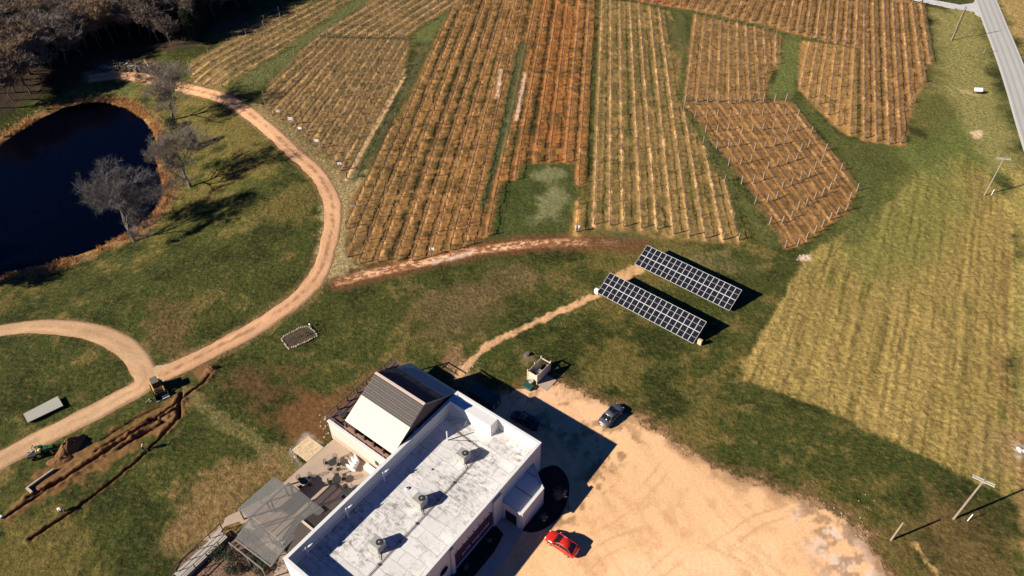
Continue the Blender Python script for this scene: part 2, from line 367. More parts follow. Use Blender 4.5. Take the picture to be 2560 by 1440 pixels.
for i in range(-6, 11):
    q = i/10; b = np.array(G(681+185*q, 285+166*q)); t = np.array(G(857+19.6*i, 96)); lB.append((b-(t-b)*.4, t+(t-b)*.2))
BL.append(('B', 'in the signposted block along the dirt road', pB, clip_rows(pB, lB)))
pC = GP([(862, 641), (905, 663), (950, 656), (1035, 653), (1085, 641), (1170, 617), (1226, 588), (1250, 470), (1262, 452), (1291, 450), (1300, 412), (1337, 408), (1430, 408), (1436, 463), (1462, 463), (1492, -40), (1225, -40), (1130, 25), (1085, 85), (1075, 110), (1015, 245), (925, 425), (868, 505)])
th = 5.9
cA = [(836, 640), (870, 638), (903, 655), (948, 650), (996, 643), (1034, 648), (1080, 635), (1130, 614), (1164.5, 611), (1221, 581), (1289.5, 445), (1337.5, 405), (1374, 405), (1415, 405), (1446.5, 460)]
lC = []
t_ = R(th); dC = np.array([math.sin(t_), math.cos(t_)]); nC = np.array([math.cos(t_), -math.sin(t_)])
for p in [G(*cA[0])-nC*3.1*k for k in (6, 5, 4, 3, 2, 1)]+[G(*q) for q in cA]: lC.append((p-dC*60, p+dC*160))
BL.append(('C', 'in the wide rust-brown block', pC, clip_rows(pC, lC)))
BL.append(('S', 'beside the mown clearing', None, [(G(1441, 581), G(1447, 512))]))
pD = GP([(1470, 590), (1850, 612), (1824, 486), (1812, 453), (1770, 401), (1762, 361), (1716, 290), (1696, 240), (1699, 208), (1711, 104), (1702, 34), (1620, 14), (1600, 8), (1500, -4)])
bD = [1525, 1558, 1604, 1643, 1683.4, 1722.5, 1761.3, 1804.7, 1843]; tD = [1528, 1550, 1575, 1596, 1623, 1645, 1664.5, 1688, 1707]
eD = [564, 567, 571, 574, 585.6, 590, 596, 600, 602]
lD = [(G(1485, 561), G(1507, -2))]+[(G(b+(t-b)*(590-e)/590, e), G(t, 2)) for b, t, e in zip(bD, tD, eD)]
BL.append(('D', 'in the striped block right of the clearing', pD, clip_rows(pD, lD)))
bE = [(1715, 254), (1743, 255), (1769, 255), (1793, 255), (1822.5, 261), (1848.5, 258), (1874.6, 256), (1900.6, 260), (1916, 181), (1939, 162)]
tE = [(1741, 38.5), (1762, 47), (1781, 49), (1803, 54), (1822.5, 60), (1843, 58), (1865, 62), (1887, 69), (1909, 77), (1940, 90)]
pE = GP([(1706, 259), (1910, 265), (1926, 185), (1950, 165), (1953, 88), (1909, 72), (1731, 34)])
BL.append(('E', 'in the block above the slanted one', pE, [(G(*a), G(*b)) for a, b in zip(bE, tE)]))
fb = cpx([(970, 1370), (1075, 1355), (1150, 1300), (1220, 1240), (1285, 1195), (1350, 1130), (1410, 1085), (1490, 1055), (1520, 960), (1582, 888)], 1680, 220, 3.428)
pF = GP([(1704, 262)]+[(1964, 250), (1990, 262), (2015, 300), (2043, 337), (2075, 370), (2112, 413), (2146, 478)]+[(fb[8][0]+8, fb[8][1]+3), (fb[7][0]+8, fb[7][1]+3), (1998, 620), (1963, 624), (1925, 556), (1898, 508), (1866, 460), (1836, 420), (1785, 360), (1732, 285)])
BL.append(('F', 'in the slanted block with white posts', pF, [(G(*b), G(1713+27.9*i, 257-.5*i)) for i, b in enumerate(fb)]))
bG = cpx([(75, 780), (140, 885), (235, 940), (320, 1035), (405, 1130), (520, 1205)], 1980, 0, 3.6); tG = cpx([(165, 355), (240, 370), (320, 385), (395, 395), (475, 400), (560, 440)], 1980, 0, 3.6)
pG = GP([(1993, 222), (2000, 100), (2142, 120), (2146, 340), (2118, 340), (2080, 312)])
BL.append(('G', 'in the short block under the grass lane', pG, [(G(*a), G(*b)) for a, b in zip(bG, tG)]))
hb = [(1608, 2), (1632, 6), (1655, 10)]+cpx([(80, 70), (190, 75), (297, 90), (405, 110), (510, 125), (620, 155), (735, 180), (830, 210), (950, 220), (1050, 255), (1160, 260), (1280, 290), (1385, 325), (1490, 370), (1600, 400), (1710, 425), (1830, 440), (1935, 480), (2055, 505), (2175, 520), (2300, 550)], 1660, 0, 4.8)
hs = np.interp([p[0] for p in hb], [1600, 1676, 1780, 1879, 1970, 2063, 2139], [.9, .75, .6, .45, .19, .11, .05])
lH = [(G(x, y), G(x+s*(y+35), -35)) for (x, y), s in zip(hb, hs)]
h2 = [(2160, 345, 0.), (2190, 354, .02), (2223, 361, .04), (2251, 358, .055), (2276, 260, .085), (2305, 207, .13), (2324, 155, .15)]
lH += [(G(x, y), G(x-s*(y+35 if x < 2250 else y-10), -35 if x < 2250 else 10)) for x, y, s in h2]
pH = GP([(1590, 4), (1700, 22), (1790, 38), (1860, 56), (1960, 80), (2060, 105), (2148, 122), (2151, 352), (2262, 368), (2282, 268), (2312, 214), (2334, 158), (2312, 10), (2270, 0), (2230, -40), (1600, -40)])
BL.append(('H', 'in the upper right block', pH, lH))

# ---------------------------------------------------------------- ground sheet
def axis(lo, hi, d, ext, fine=()):
    a = []; x = lo
    while x < hi:
        a.append(x); dd = d
        for f0, f1, fd in fine:
            if f0 <= x < f1: dd = fd
        x += dd
    k = 1; u = x; l = lo; L = []; U = []
    while u < ext: U.append(u); k *= 1.25; u += d*k
    k = 1; l = lo-d
    while l > -ext: L.append(l); k *= 1.25; l -= d*k
    return np.array(L[::-1]+a+U)
ax = axis(-176, 172, .34, 900, [(-76, -34, .17)]); ay = axis(30, 236, .34, 900, [(44, 78, .17)])
X, Y = np.meshgrid(ax, ay); X = X.astype(float); Y = Y.astype(float)
def lerp(a, b, t): return a+(np.asarray(b, float)-a)*np.clip(t, 0, 1)[..., None]
n1 = fbm(X, Y, .035, 4, 1); n2 = fbm(X, Y, .14, 4, 2); n3 = fbm(X, Y, .55, 4, 3, .65); n4 = fbm(X, Y, 1.6, 2, 4)
C = np.zeros(X.shape+(3,)); C[:] = (.043, .053, .010)
AL = np.full(X.shape, .8)
ed = (n3-.5)*2.6+(n4-.5)*1.2
# broad mottling of the lawns: olive straw and darker green
C = lerp(C, (.125, .095, .024), smooth((n1*.5+n2*.5-.47)*7+(n3-.5)*2.2)*.8)
C = lerp(C, (.017, .024, .0035), smooth((.45-n2)*7+(.5-n3)*2)*.7); C = lerp(C, (.17, .125, .040), smooth((n3-.56)*9)*smooth((n2-.42)*5)*.5)
def patch(px, col, w=3., amt=1., nz=5., al=None):
    global C, AL
    d = sdf(X, Y, GP(px)); t = smooth((d+(n2-.5)*nz*1.6+(n3-.5)*nz*.7)/w+.5)*amt; C = lerp(C, col, t)
    if al is not None: AL = AL+(al-AL)*t
def stroke(px, col, half, w=.5, amt=1., nz=1., al=None):
    global C, AL
    d = half-segdist(X, Y, GP(px)); t = smooth((d+ed*nz*.6)/w+.5)*amt; C = lerp(C, col, t)
    if al is not None: AL = AL+(al-AL)*t
# beyond the frame
C = lerp(C, (.16, .13, .05), smooth((X-150)/40))
# hay field at the right, sown in faint stripes
C = lerp(C, (.13, .12, .032), smooth((sdf(X, Y, GP([(2290, 210), (2330, 60), (2440, 60), (2540, 400), (2480, 420), (2300, 340), (2270, 290)]))+(n2-.5)*8)/5+.5)*.7)
dhay = GP([(2010, 640), (2060, 610), (2140, 560), (2230, 500), (2300, 430), (2400, 380), (2470, 420), (2530, 520), (2545, 800), (2520, 900), (2560, 1080), (2640, 1300), (2500, 1232), (2440, 1200), (2330, 1150), (2200, 1090), (2060, 1020), (1930, 972), (1860, 948), (1852, 918), (1900, 840), (1960, 740)])
d = sdf(X, Y, dhay); t = smooth((d+ed*.5)/.9+.5)
hu = X*math.cos(R(28))-Y*math.sin(R(28)); hv = X*math.sin(R(28))+Y*math.cos(R(28))
strp = (.42*vn(hu*1.5, hv*.03)+.36*vn(hu*2.9+9, hv*.06)+.22*vn(hu*.3, hv*.02)-.5)*1.9
hay = lerp(np.broadcast_to(np.array([.26, .185, .055]), C.shape), (.13, .115, .026), smooth((n1-.47)*5+strp*3.6+.15))
hay = lerp(hay, (.34, .235, .075), smooth((n2-.50)*6+strp*3.4)*.7)
hay = lerp(hay, (.07, .058, .014), smooth((vn(hu*2.2+40, hv*.06)-.70)*9)*smooth((n2-.38)*6)*.5)
C = lerp(C, (.075, .085, .019), smooth((sdf(X, Y, GP([(2120, 350), (2330, 330), (2420, 200), (2470, 330), (2440, 520), (2300, 540), (2160, 640), (2030, 640), (2090, 560), (2160, 450)]))+(n2-.5)*12)/6+.5)*.75)
C = lerp(C, hay, t); AL = AL+(.5-AL)*t; HAYT = t
patch([(2100, 620), (2200, 500), (2330, 430), (2420, 480), (2400, 600), (2300, 680), (2160, 700)], (.15, .15, .035), 8, .75, 6)
patch([(2240, 380), (2330, 330), (2420, 260), (2480, 330), (2540, 500), (2430, 420), (2330, 440)], (.12, .14, .032), 8, .75, 6)
# verges by the road, yellower
patch([(2330, 30), (2430, 20), (2470, 130), (2550, 420), (2480, 430), (2420, 330), (2350, 230)], (.25, .215, .07), 6, .85, 5)
patch([(2490, -40), (2640, -40), (2700, 400), (2570, 150)], (.36, .24, .085), 5, .9, 5)
patch([(2520, 430), (2700, 430), (2700, 1500), (2545, 1500), (2548, 1150), (2520, 1000), (2525, 700)], (.34, .26, .075), 4, .9, 4)
stroke([(2518, 640), (2508, 800), (2506, 930), (2525, 1010), (2556, 1110)], (.17, .10, .04), .7, 1.0, .55, 1.5)
patch([(2536, 1090), (2600, 1120), (2620, 1330), (2560, 1400), (2530, 1230)], (.33, .18, .08), 3, .8, 4)
patch([(2540, 1115), (2575, 1125), (2580, 1150), (2546, 1142)], (.55, .48, .45), .8, .9, 1.2)
patch([(2480, 1080), (2540, 1130), (2500, 1210), (2420, 1180)], (.23, .16, .06), 5, .7, 5)
patch([(2310, 1240), (2420, 1230), (2530, 1260), (2530, 1440), (2330, 1470), (2260, 1370)], (.13, .075, .03), 6, .6, 8)
stroke([(2290, 1360), (2303, 1385), (2318, 1405), (2335, 1425)], (.40, .26, .10), .3, .25, 1, .8)
# lawns, green lanes and clearings
patch([(1960, 85), (2000, 95), (2005, 150), (1990, 225), (1955, 255), (1920, 235), (1945, 160)], (.12, .135, .036), 2.5, .85, 2.5)
for l in ([(1600, 8), (1740, 30), (1860, 60), (1960, 90), (2060, 112), (2145, 124)], [(1960, 240), (2040, 300), (2110, 370), (2160, 450), (2180, 520), (2130, 600)]):
    stroke(l, (.075, .088, .022), 2.0, 2.2, .75, 1.2)
stroke([(1700, 40), (1706, 120), (1697, 220), (1706, 275), (1760, 350), (1830, 470), (1890, 560), (1930, 610)], (.085, .092, .026), 1.5, 2., .75, 1.2)
patch([(1250, 470), (1330, 412), (1440, 412), (1445, 590), (1220, 602)], (.045, .060, .014), 1.4, .9, 1.6, .4)
patch([(1345, 440), (1390, 430), (1400, 480), (1390, 545), (1345, 545), (1340, 490)], (.20, .19, .085), 3.5, .75, 7)
stroke([(610, 225), (680, 170), (760, 105), (850, 45), (930, -15)], (.105, .11, .036), 3.2, 3.5, .85, 2.2, .6)
stroke([(1060, 95), (1110, 55), (1170, 20), (1230, -20)], (.10, .12, .035), 3.2, 2, .85, 1.5, .3)
# red soil by the buildings
patch([(560, 920), (640, 900), (720, 950), (800, 1000), (850, 1080), (780, 1100), (700, 1110), (640, 1050), (540, 980)], (.085, .045, .017), 5, .9, 9, .25)
patch([(680, 1000), (800, 1000), (850, 1070), (800, 1110), (720, 1110)], (.16, .070, .026), 4, .6, 9, .2)
patch([(455, 965), (500, 990), (600, 1050), (700, 1110), (770, 1150), (740, 1200), (640, 1130), (540, 1060), (450, 1000)], (.15, .125, .045), 1.2, .75, 4., 1.)
patch([(500, 1230), (620, 1170), (700, 1130), (700, 1190), (640, 1210), (560, 1310), (470, 1380), (380, 1420), (400, 1330)], (.22, .13, .055), 6, .75, 9, .6)
patch([(1060, 740), (1300, 660), (1330, 690), (1200, 800), (1080, 830)], (.15, .09, .045), 8, .6, 8)
patch([(1640, 640), (1800, 640), (1900, 680), (1780, 670)], (.15, .12, .05), 4, .6, 6)
patch([(380, 760), (450, 790), (470, 860), (430, 890), (390, 840)], (.12, .07, .03), 4, .7, 6)
patch([(1090, 900), (1140, 880), (1190, 960), (1190, 1010), (1130, 950)], (.22, .12, .06), 2, .8, 3, .3)
patch([(1290, 885), (1340, 880), (1345, 900), (1310, 920)], (.22, .15, .075), 2, .8, 3)
patch([(830, 1090), (900, 1000), (930, 930), (860, 1000), (815, 1060)], (.12, .065, .025), 3, .6, 4)
patch([(722, 1128), (768, 1082), (820, 1118), (800, 1130), (766, 1098), (738, 1132), (765, 1165), (750, 1168)], (.36, .28, .22), .8, .85, 1.2, 0)
# orange trench line from the arrays to the barn, washed track below the vines
stroke([(1600, 665), (1578, 683), (1545, 700)], (.52, .30, .14), 1.0, .5, .95, 1.4, 0)
stroke([(1495, 738), (1440, 762), (1380, 787), (1320, 815), (1262, 842), (1217, 866), (1187, 896), (1160, 925), (1150, 940)], (.56, .32, .16), .62, .4, .95, .8, 0)
trk = [(850, 705), (900, 690), (1000, 668), (1080, 650), (1150, 634), (1230, 620), (1320, 610), (1420, 605), (1500, 606), (1590, 612)]
stroke(trk, (.13, .055, .025), 2.6, 1.6, .8, 1.4, .3)
d = segdist(X, Y, GP(trk)); gx = smooth((X+38)/14)*smooth((24-X)/26)
C = lerp(C, (.30, .125, .05), smooth((1.7-d)/1.)*.8*gx); C = lerp(C, (.78, .44, .26), smooth((1.4-d)/1.)*smooth((fbm(X*.8, Y*2.2, 1.5, 3, 31)-.50)*14)*gx)
C = lerp(C, (.66, .47, .36), smooth((1.1-segdist(X, Y, GP([(1085, 655), (1150, 640), (1180, 630)])))/1.)*.8*smooth((n3-.42)*8))
# tan rims beside dirt roads
mainroad = [(222, 196), (262, 190), (300, 187), (370, 196), (430, 213), (500, 228), (570, 250), (625, 285), (680, 330), (740, 385), (790, 430), (818, 470), (832, 510), (832, 560), (822, 610), (808, 662), (786, 702), (745, 745), (690, 785), (620, 830), (540, 872), (480, 902), (430, 926), (395, 940)]
loop = [(-120, 838), (-60, 832), (0, 826), (60, 818), (130, 816), (200, 823), (260, 840), (310, 864), (340, 892), (358, 922), (366, 950), (345, 972), (310, 990), (240, 1030), (160, 1068), (80, 1108), (0, 1152), (-80, 1198), (-200, 1265)]
def catmull(P, step=.7):
    P = [np.array(p, float) for p in P]; P = [2*P[0]-P[1]]+P+[2*P[-1]-P[-2]]; out = []
    for i in range(1, len(P)-2):
        n = max(2, int(np.linalg.norm(P[i+1]-P[i])/step))
        for k in range(n):
            t = k/n; out.append(.5*(2*P[i]+(P[i+1]-P[i-1])*t+(2*P[i-1]-5*P[i]+4*P[i+1]-P[i+2])*t*t+(3*P[i]-P[i-1]-3*P[i+1]+P[i+2])*t**3))
    return np.array(out+[P[-2]])
RM = catmull([G(*p) for p in mainroad]); RL = catmull([G(*p) for p in loop])
for rd, h in ((RM, 3.2), (RL, 2.7)):
    d = segdist(X, Y, list(rd[::4])+[rd[-1]]); C = lerp(C, (.20, .125, .055), smooth((h-d+ed*.7)/1.5)*.7)
C = lerp(C, (.36, .27, .13), smooth((5.0-segdist(X, Y, GP([(868, 450), (858, 520), (852, 600), (845, 660)])))/2.5+(n3-.5)*3)*.8)
C = lerp(C, (.26, .18, .085), smooth((3.0-segdist(X, Y, GP([(640, 265), (720, 330), (800, 400), (850, 460)])))/2+(n3-.5)*2)*.7)
# vineyard blocks
STY = {'A': ((.32, .235, .135), (.21, .155, .085), (.085, .075, .04)), 'B': ((.34, .24, .145), (.225, .158, .092), (.09, .078, .042)),
       'C': ((.46, .28, .155), (.305, .178, .086), (.075, .060, .025)), 'D': ((.58, .39, .24), (.235, .17, .085), (.095, .085, .035)),
       'E': ((.44, .30, .18), (.25, .16, .085), (.13, .09, .04)), 'F': ((.38, .25, .145), (.25, .15, .075), (.12, .072, .032)),
       'G': ((.48, .31, .17), (.32, .20, .10), (.14, .11, .05)), 'H': ((.47, .32, .185), (.285, .175, .09), (.16, .10, .045)), 'S': ((.58, .32, .16), (.3, .2, .1), (.1, .1, .04))}
STY = {k: tuple(tuple(np.array(c)*np.array([1.12, .96, .66])) for c in v) for k, v in STY.items()}
BERM = np.zeros(X.shape)
for st, ph, poly, rows in BL:
    P = np.array(sum([[a, b] for a, b in rows], [])); bb = (X > P[:, 0].min()-3) & (X < P[:, 0].max()+3) & (Y > P[:, 1].min()-3) & (Y < P[:, 1].max()+3)
    x = X[bb]; y = Y[bb]; dm = np.full(x.shape, 9.); sg = np.zeros(x.shape); al_ = np.zeros(x.shape, int)
    for ri, (a, b) in enumerate(rows):
        v = b-a; L = np.linalg.norm(v); v = v/L; s_ = (x-a[0])*v[0]+(y-a[1])*v[1]; q = (x-a[0])*v[1]-(y-a[1])*v[0]
        dd = np.sqrt(q*q+np.clip(np.maximum(-s_-.6, s_-L-.6), 0, 99)**2); u = dd < dm; dm = np.where(u, dd, dm); sg = np.where(u, q, sg); al_ = np.where(u, ri+(q > 0), al_)
    wob = (n3[bb]-.5)*.7; strip, mid, dark = STY[st]
    if st == 'C':      # redder towards the clearing
        k = np.clip(np.exp(-((x-(5+(y-120)*.10))/9)**2)*.75, 0, 1)[:, None]; mid = np.array(mid)*(1-k)+np.array([.36, .125, .030])*k; strip = np.array(strip)*(1-k)+np.array([.44, .19, .06])*k
        kk = smooth((-18-x)/14)[:, None]; mid = mid*(1-kk)+np.array([.27, .155, .055])*kk
    else: mid = np.broadcast_to(np.array(mid), (len(x), 3))
    if st == 'H': k = smooth((60-x)/12)[:, None]; mid = mid*(1-k)+np.array([.33, .12, .04])*k; strip = np.array(strip)*(1-k)+np.array([.4, .2, .08])*k
    cc = mid*(.78+.44*n2[bb])[:, None]
    cc = lerp(cc, dark, smooth((n3[bb]-.5)*7+(n2[bb]-.5)*5)*.65)                 # clods and tufts between the rows
    wt = np.minimum(np.abs(dm-.95), 9); cc = lerp(cc, dark, smooth((.26-wt+wob*.35)/.25)*(.6 if st != 'C' else .5))   # wheel marks
    grn = smooth((fbm(x*1., y*.35, .10, 3, 77)-(.50 if st in 'CD' else .56))*9)
    cc = lerp(cc, (.06, .068, .02), smooth((dm-1.05+wob*.6)/.4)*grn*.75)
    hsh = np.array([random.Random(31*j+ord(st)).random() for j in range(60)])[np.clip(al_, 0, 59)]
    if st in 'CDH':
        ctr = smooth((dm-(.85 if st == 'C' else 1.0)+wob*.5)/.3); cc = lerp(cc, (.035, .032, .011) if st == 'C' else (.075, .070, .022), ctr*np.clip(hsh*1.35-.2, 0, 1)*(.55+.45*smooth((n3[bb]-.4)*6))*(.9 if st == 'C' else .6))
    pale = {'D': .75, 'E': .5, 'G': .5, 'H': .45, 'S': 1.}.get(st, .35)
    cc = lerp(cc, strip, smooth((.30-dm+wob*.5)/.25)*pale*(.35+.65*smooth((fbm(x, y, .22, 2, 55)-.33)*5)))
    cc = lerp(cc, np.minimum(np.array(strip)*1.2, .8), smooth((.38-dm+wob*.3)/.2)*smooth((fbm(x, y, .30, 3, 59)-.56)*9)*.8)
    dp = sdf(x, y, poly) if poly else 1.2-dm
    t = smooth((dp+ed[bb]*.5)/1.3+.45); c0 = C[bb]; C[bb] = c0+(cc-c0)*t[:, None]; a0 = AL[bb]; AL[bb] = a0+(.12-a0)*t
    BERM[bb] += t*(.10*np.exp(-(dm/.4)**2)-.05*np.exp(-((dm-.95)/.2)**2)+(n4[bb]-.5)*.12)
stroke([(867, 449), (1010, 193)], (.55, .35, .17), .42, .3, .95, .4, 0)
stroke([(885, 450), (1022, 205), (1062, 108)], (.085, .08, .035), .8, .9, .8, .8, .4)
stroke([(1205, 520), (1240, 400), (1272, 300), (1300, 190), (1312, 110)], (.065, .075, .025), .75, .7, .85, .5, .2)
stroke([(1300, 110), (1285, 180), (1268, 290), (1250, 380)], (.085, .095, .035), 1.2, .8, .6, .8, .2)
for l in ([(1252, 175), (1242, 245)], [(1312, 180), (1300, 260), (1290, 300)]): stroke(l, (.66, .42, .27), .45, .3, .9, .5, 0)
patch([(1995, 640), (2020, 636), (2024, 650), (2000, 652)], (.7, .5, .36), .8, .9, 1, 0)
patch([(2430, 330), (2452, 330), (2452, 346), (2436, 345)], (.6, .42, .26), .9, .8, 1.2, 0)
patch([(2395, 222), (2440, 232), (2450, 243), (2400, 232)], (.34, .25, .11), 1, .8, 1.5, 0)
# pond bank, wood floor, brush clearing
dpond = -sdf(X, Y, POND, 40.)
side = smooth((X+150)/25)
C = lerp(C, (.23, .125, .05), smooth((3.4*side+1.0-dpond+ed*1.6)/2.0)*.9); C = lerp(C, (.30, .145, .052), smooth((1.5-dpond+ed*.9)/.9)*.8)
C = np.where((dpond < -.6)[..., None], np.array([.02, .018, .014]), C)
wood = [(-400, 480), (-120, 345), (0, 284), (60, 258), (120, 232), (200, 200), (250, 166), (330, 142), (430, 124), (500, 110), (524, 72), (560, 36), (625, 18), (655, -10), (700, -60), (300, -400), (-1500, -200), (-1200, 500)]
def Gw(px, py):
    p = G(px, max(py, -330)); return tuple(p)
WOOD = [tuple(G0(*wp)) if wp[1] < -50 else tuple(G(*wp)) for wp in wood]
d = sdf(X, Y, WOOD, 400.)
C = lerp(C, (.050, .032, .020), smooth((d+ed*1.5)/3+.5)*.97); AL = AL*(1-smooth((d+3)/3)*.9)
patch([(240, 150), (380, 148), (390, 185), (240, 182)], (.14, .075, .04), 3, .8, 4, .2)
patch([(520, 55), (600, 35), (640, 22), (600, 60), (540, 80)], (.10, .055, .035), 3, .8, 4, .2)
patch([(210, 182), (300, 180), (430, 200), (430, 208), (300, 197), (215, 205)], (.27, .19, .09), 1.5, .8, 2, 0)
patch([(0, 345), (60, 300), (130, 250), (210, 205), (330, 205), (330, 235), (200, 238), (120, 262), (50, 305), (0, 335)], (.10, .12, .035), 3, .7, 3)
# dug trenches left of the house
TR = [([(15, 1292), (100, 1235), (200, 1170), (300, 1105), (380, 1050), (440, 1010), (470, 985), (510, 955), (535, 922)], .14, .75),
      ([(70, 1243), (160, 1195), (250, 1140), (350, 1072), (445, 1020)], .13, .7), ([(240, 1127), (300, 1090), (380, 1045), (415, 1053)], .15, .3),
      ([(300, 1120), (360, 1085), (412, 1054)], .16, .35), ([(453, 983), (449, 1015), (448, 1045)], .22, .8), ([(78, 1348), (120, 1318), (180, 1278), (260, 1218), (340, 1155), (400, 1095), (443, 1048)], .14, .75),
      ([(255, 1098), (330, 1050), (400, 1015)], .14, .25)]
d = sdf(X, Y, GP([(0, 1300), (60, 1225), (70, 1190), (140, 1150), (230, 1105), (330, 1050), (400, 1008), (470, 975), (475, 1010), (440, 1070), (330, 1130), (230, 1190), (110, 1262), (20, 1305)]))
C = lerp(C, (.19, .095, .036), smooth((d+ed*1.6)/1.4+.4)*.8); AL = AL*(1-smooth(d/1.5+.5)*.85)
TZ = np.zeros(X.shape)
for l, w, dep in TR:
    P = GP(l); bbx = (X > min(p[0] for p in P)-3) & (X < max(p[0] for p in P)+3) & (Y > min(p[1] for p in P)-3) & (Y < max(p[1] for p in P)+3)
    dd = segdist(X[bbx], Y[bbx], P)+(n4[bbx]-.5)*.12
    TZ[bbx] += -dep*smooth((w-dd)/.14+.5); m = np.exp(-((dd-w-.45)/.32)**2)*(.02+.16*n3[bbx]*n4[bbx]*2)*min(1, dep*1.3); TZ[bbx] += m
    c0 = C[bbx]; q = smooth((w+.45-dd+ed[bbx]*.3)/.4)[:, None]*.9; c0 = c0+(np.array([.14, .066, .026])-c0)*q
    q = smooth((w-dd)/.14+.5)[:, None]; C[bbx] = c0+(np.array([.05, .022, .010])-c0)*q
TZ = np.maximum(TZ, -.8)
patch([(75, 1205), (135, 1172), (170, 1180), (85, 1232)], (.17, .085, .035), 1, .8, 2, 0)
patch([(505, 905), (530, 905), (545, 930), (500, 950), (480, 945)], (.20, .095, .040), 1.2, .9, 2, 0)
# mulch beds by the house
N0 = np.array([-26.43, 40.43]); BYAW = -.647
UA = np.array([math.cos(BYAW), math.sin(BYAW)]); VB = np.array([-UA[1], UA[0]])
def bw(u, v): return tuple(N0+UA*u+VB*v)
def BP(l): return [bw(*p) for p in l]
Z = terr(X, Y)+BERM+TZ+(n3-.5)*.22+(n2-.5)*.3+(n4-.5)*.12+HAYT*(n4-.5)*.16+HAYT*strp*.22
# keep hard standing flat under the buildings, roads and lot
lot_px = [(1200, 1000), (1252, 992), (1300, 978), (1340, 972), (1362, 958), (1400, 965), (1450, 987), (1500, 1012), (1580, 1047), (1650, 1092), (1730, 1142), (1800, 1186), (1850, 1202), (1900, 1217), (1950, 1242), (2020, 1264), (2080, 1282), (2118, 1310), (2150, 1345), (2185, 1400), (2215, 1470), (2260, 1600), (2200, 2000), (900, 2000), (960, 1440), (1100, 1100)]
LOT = GP(lot_px)
asph = [(2385, -330), (2437, 0), (2454, 38), (2485, 132), (2516.6, 229), (2560, 378), (2640, 680), (2760, 1300)]
rw = []
RA = catmull([G0(2437, 0)+(G0(2437, 0)-G0(2516.6, 229))*2, G0(2437, 0), G0(2485, 132), G0(2516.6, 229), G0(2560, 378), G0(2560, 378)+(G0(2560, 378)-G0(2485, 132))*2.5], 2.)
tn = np.gradient(RA, axis=0); tn /= np.linalg.norm(tn, axis=1)[:, None]; rn = np.stack([-tn[:, 1], tn[:, 0]], 1)
if rn[0][0] < 0: rn = -rn
RC = RA+rn*3.3
flat = np.maximum(smooth((sdf(X, Y, LOT)+3.5)/1.5), smooth((sdf(X, Y, BP([(-13, -4), (16, -4), (19, 34), (-13, 34)]))+1.5)/2))
flat = np.maximum(flat, smooth((5.5-segdist(X, Y, list(RC)))/1.5)); flat = np.maximum(flat, smooth((3.2-segdist(X, Y, list(RM[::4])))/.8)); flat = np.maximum(flat, smooth((2.8-segdist(X, Y, list(RL[::4])))/.8))
flat = np.maximum(flat, smooth((3.5-segdist(X, Y, [G0(2437, 22), G0(2360, 6), G0(2250, -20)]))/1.))
Z = Z*(1-flat)+(terr(X, Y)-.05)*flat
# dry rim of the lot
t = smooth((sdf(X, Y, LOT)+3.4+ed*1.6)/2.4); C = lerp(C, (.15, .085, .038), t*.75)
C = lerp(C, (.40, .23, .12), smooth((sdf(X, Y, LOT)+1.3+ed*1.2)/1.0)*.8)
C = np.clip(C*1.08, .004, .9)
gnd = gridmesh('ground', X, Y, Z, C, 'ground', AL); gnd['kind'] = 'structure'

# ---------------------------------------------------------------- roads, tracks, lot, water
def ribbon(name, P, half, m, colf, z=.03, nx=11, noise=.35, crown=.0, seed=0):
    t = np.gradient(P, axis=0); t /= np.linalg.norm(t, axis=1)[:, None]; n = np.stack([-t[:, 1], t[:, 0]], 1)
    q = np.linspace(-1, 1, nx); k = np.arange(len(P)); hl = half*(1+noise*(vn(k*.23+seed, k*0.+3.1)-.5)*1.2)+noise*(vn(k*1.3, k*0+seed+9.)-.5)*1.2; hr = half*(1+noise*(vn(k*.21+seed+40, k*0.+3.1)-.5)*1.2)+noise*(vn(k*1.5, k*0+seed+3.)-.5)*1.2
    off = np.where(q[None] < 0, q[None]*hl[:, None], q[None]*hr[:, None]); x = P[:, 0, None]+n[:, 0, None]*off; y = P[:, 1, None]+n[:, 1, None]*off
    zz = terr(x, y)+z+crown*(1-q[None]**2)-.09*(np.abs(q[None]) > .99)
    o = gridmesh(name, x, y, zz, colf(x, y, off), m); o['kind'] = 'structure'; return o
def dirtcol(tint, grassmid=.5):
    def f(x, y, off):
        a = fbm(x, y, .25, 4, 12); b = fbm(x, y, 1.3, 3, 13); c = np.broadcast_to(np.array(tint), x.shape+(3,))*(.72+.56*a)[..., None]
        c = lerp(c, (.66, .42, .29), smooth((b-.55)*5)*.3)
        if grassmid: c = lerp(c, (.30, .15, .07), smooth((.42-np.abs(off+.1))/.35+(b-.5)*4-.1)*grassmid)
        return lerp(c, (.24, .13, .06), smooth((np.abs(off)-1.2)/.5+(a-.5)*1.5+(b-.5)*1.5)*.6)
    return f
ribbon('dirt_road', RM, 1.7, 'dirt', dirtcol((.60, .335, .18), .8), .035, 13, .2, .05, 1)
ribbon('dirt_driveway', RL, 1.8, 'dirt', dirtcol((.52, .325, .18), .35), .045, 13, .15, .05, 2)
jn = MB(); JP = catmull([G(345, 905), G(366, 925), G(400, 915), G(440, 912), G(420, 940), G(395, 962), G(355, 975), G(348, 950), G(345, 905)], .6)
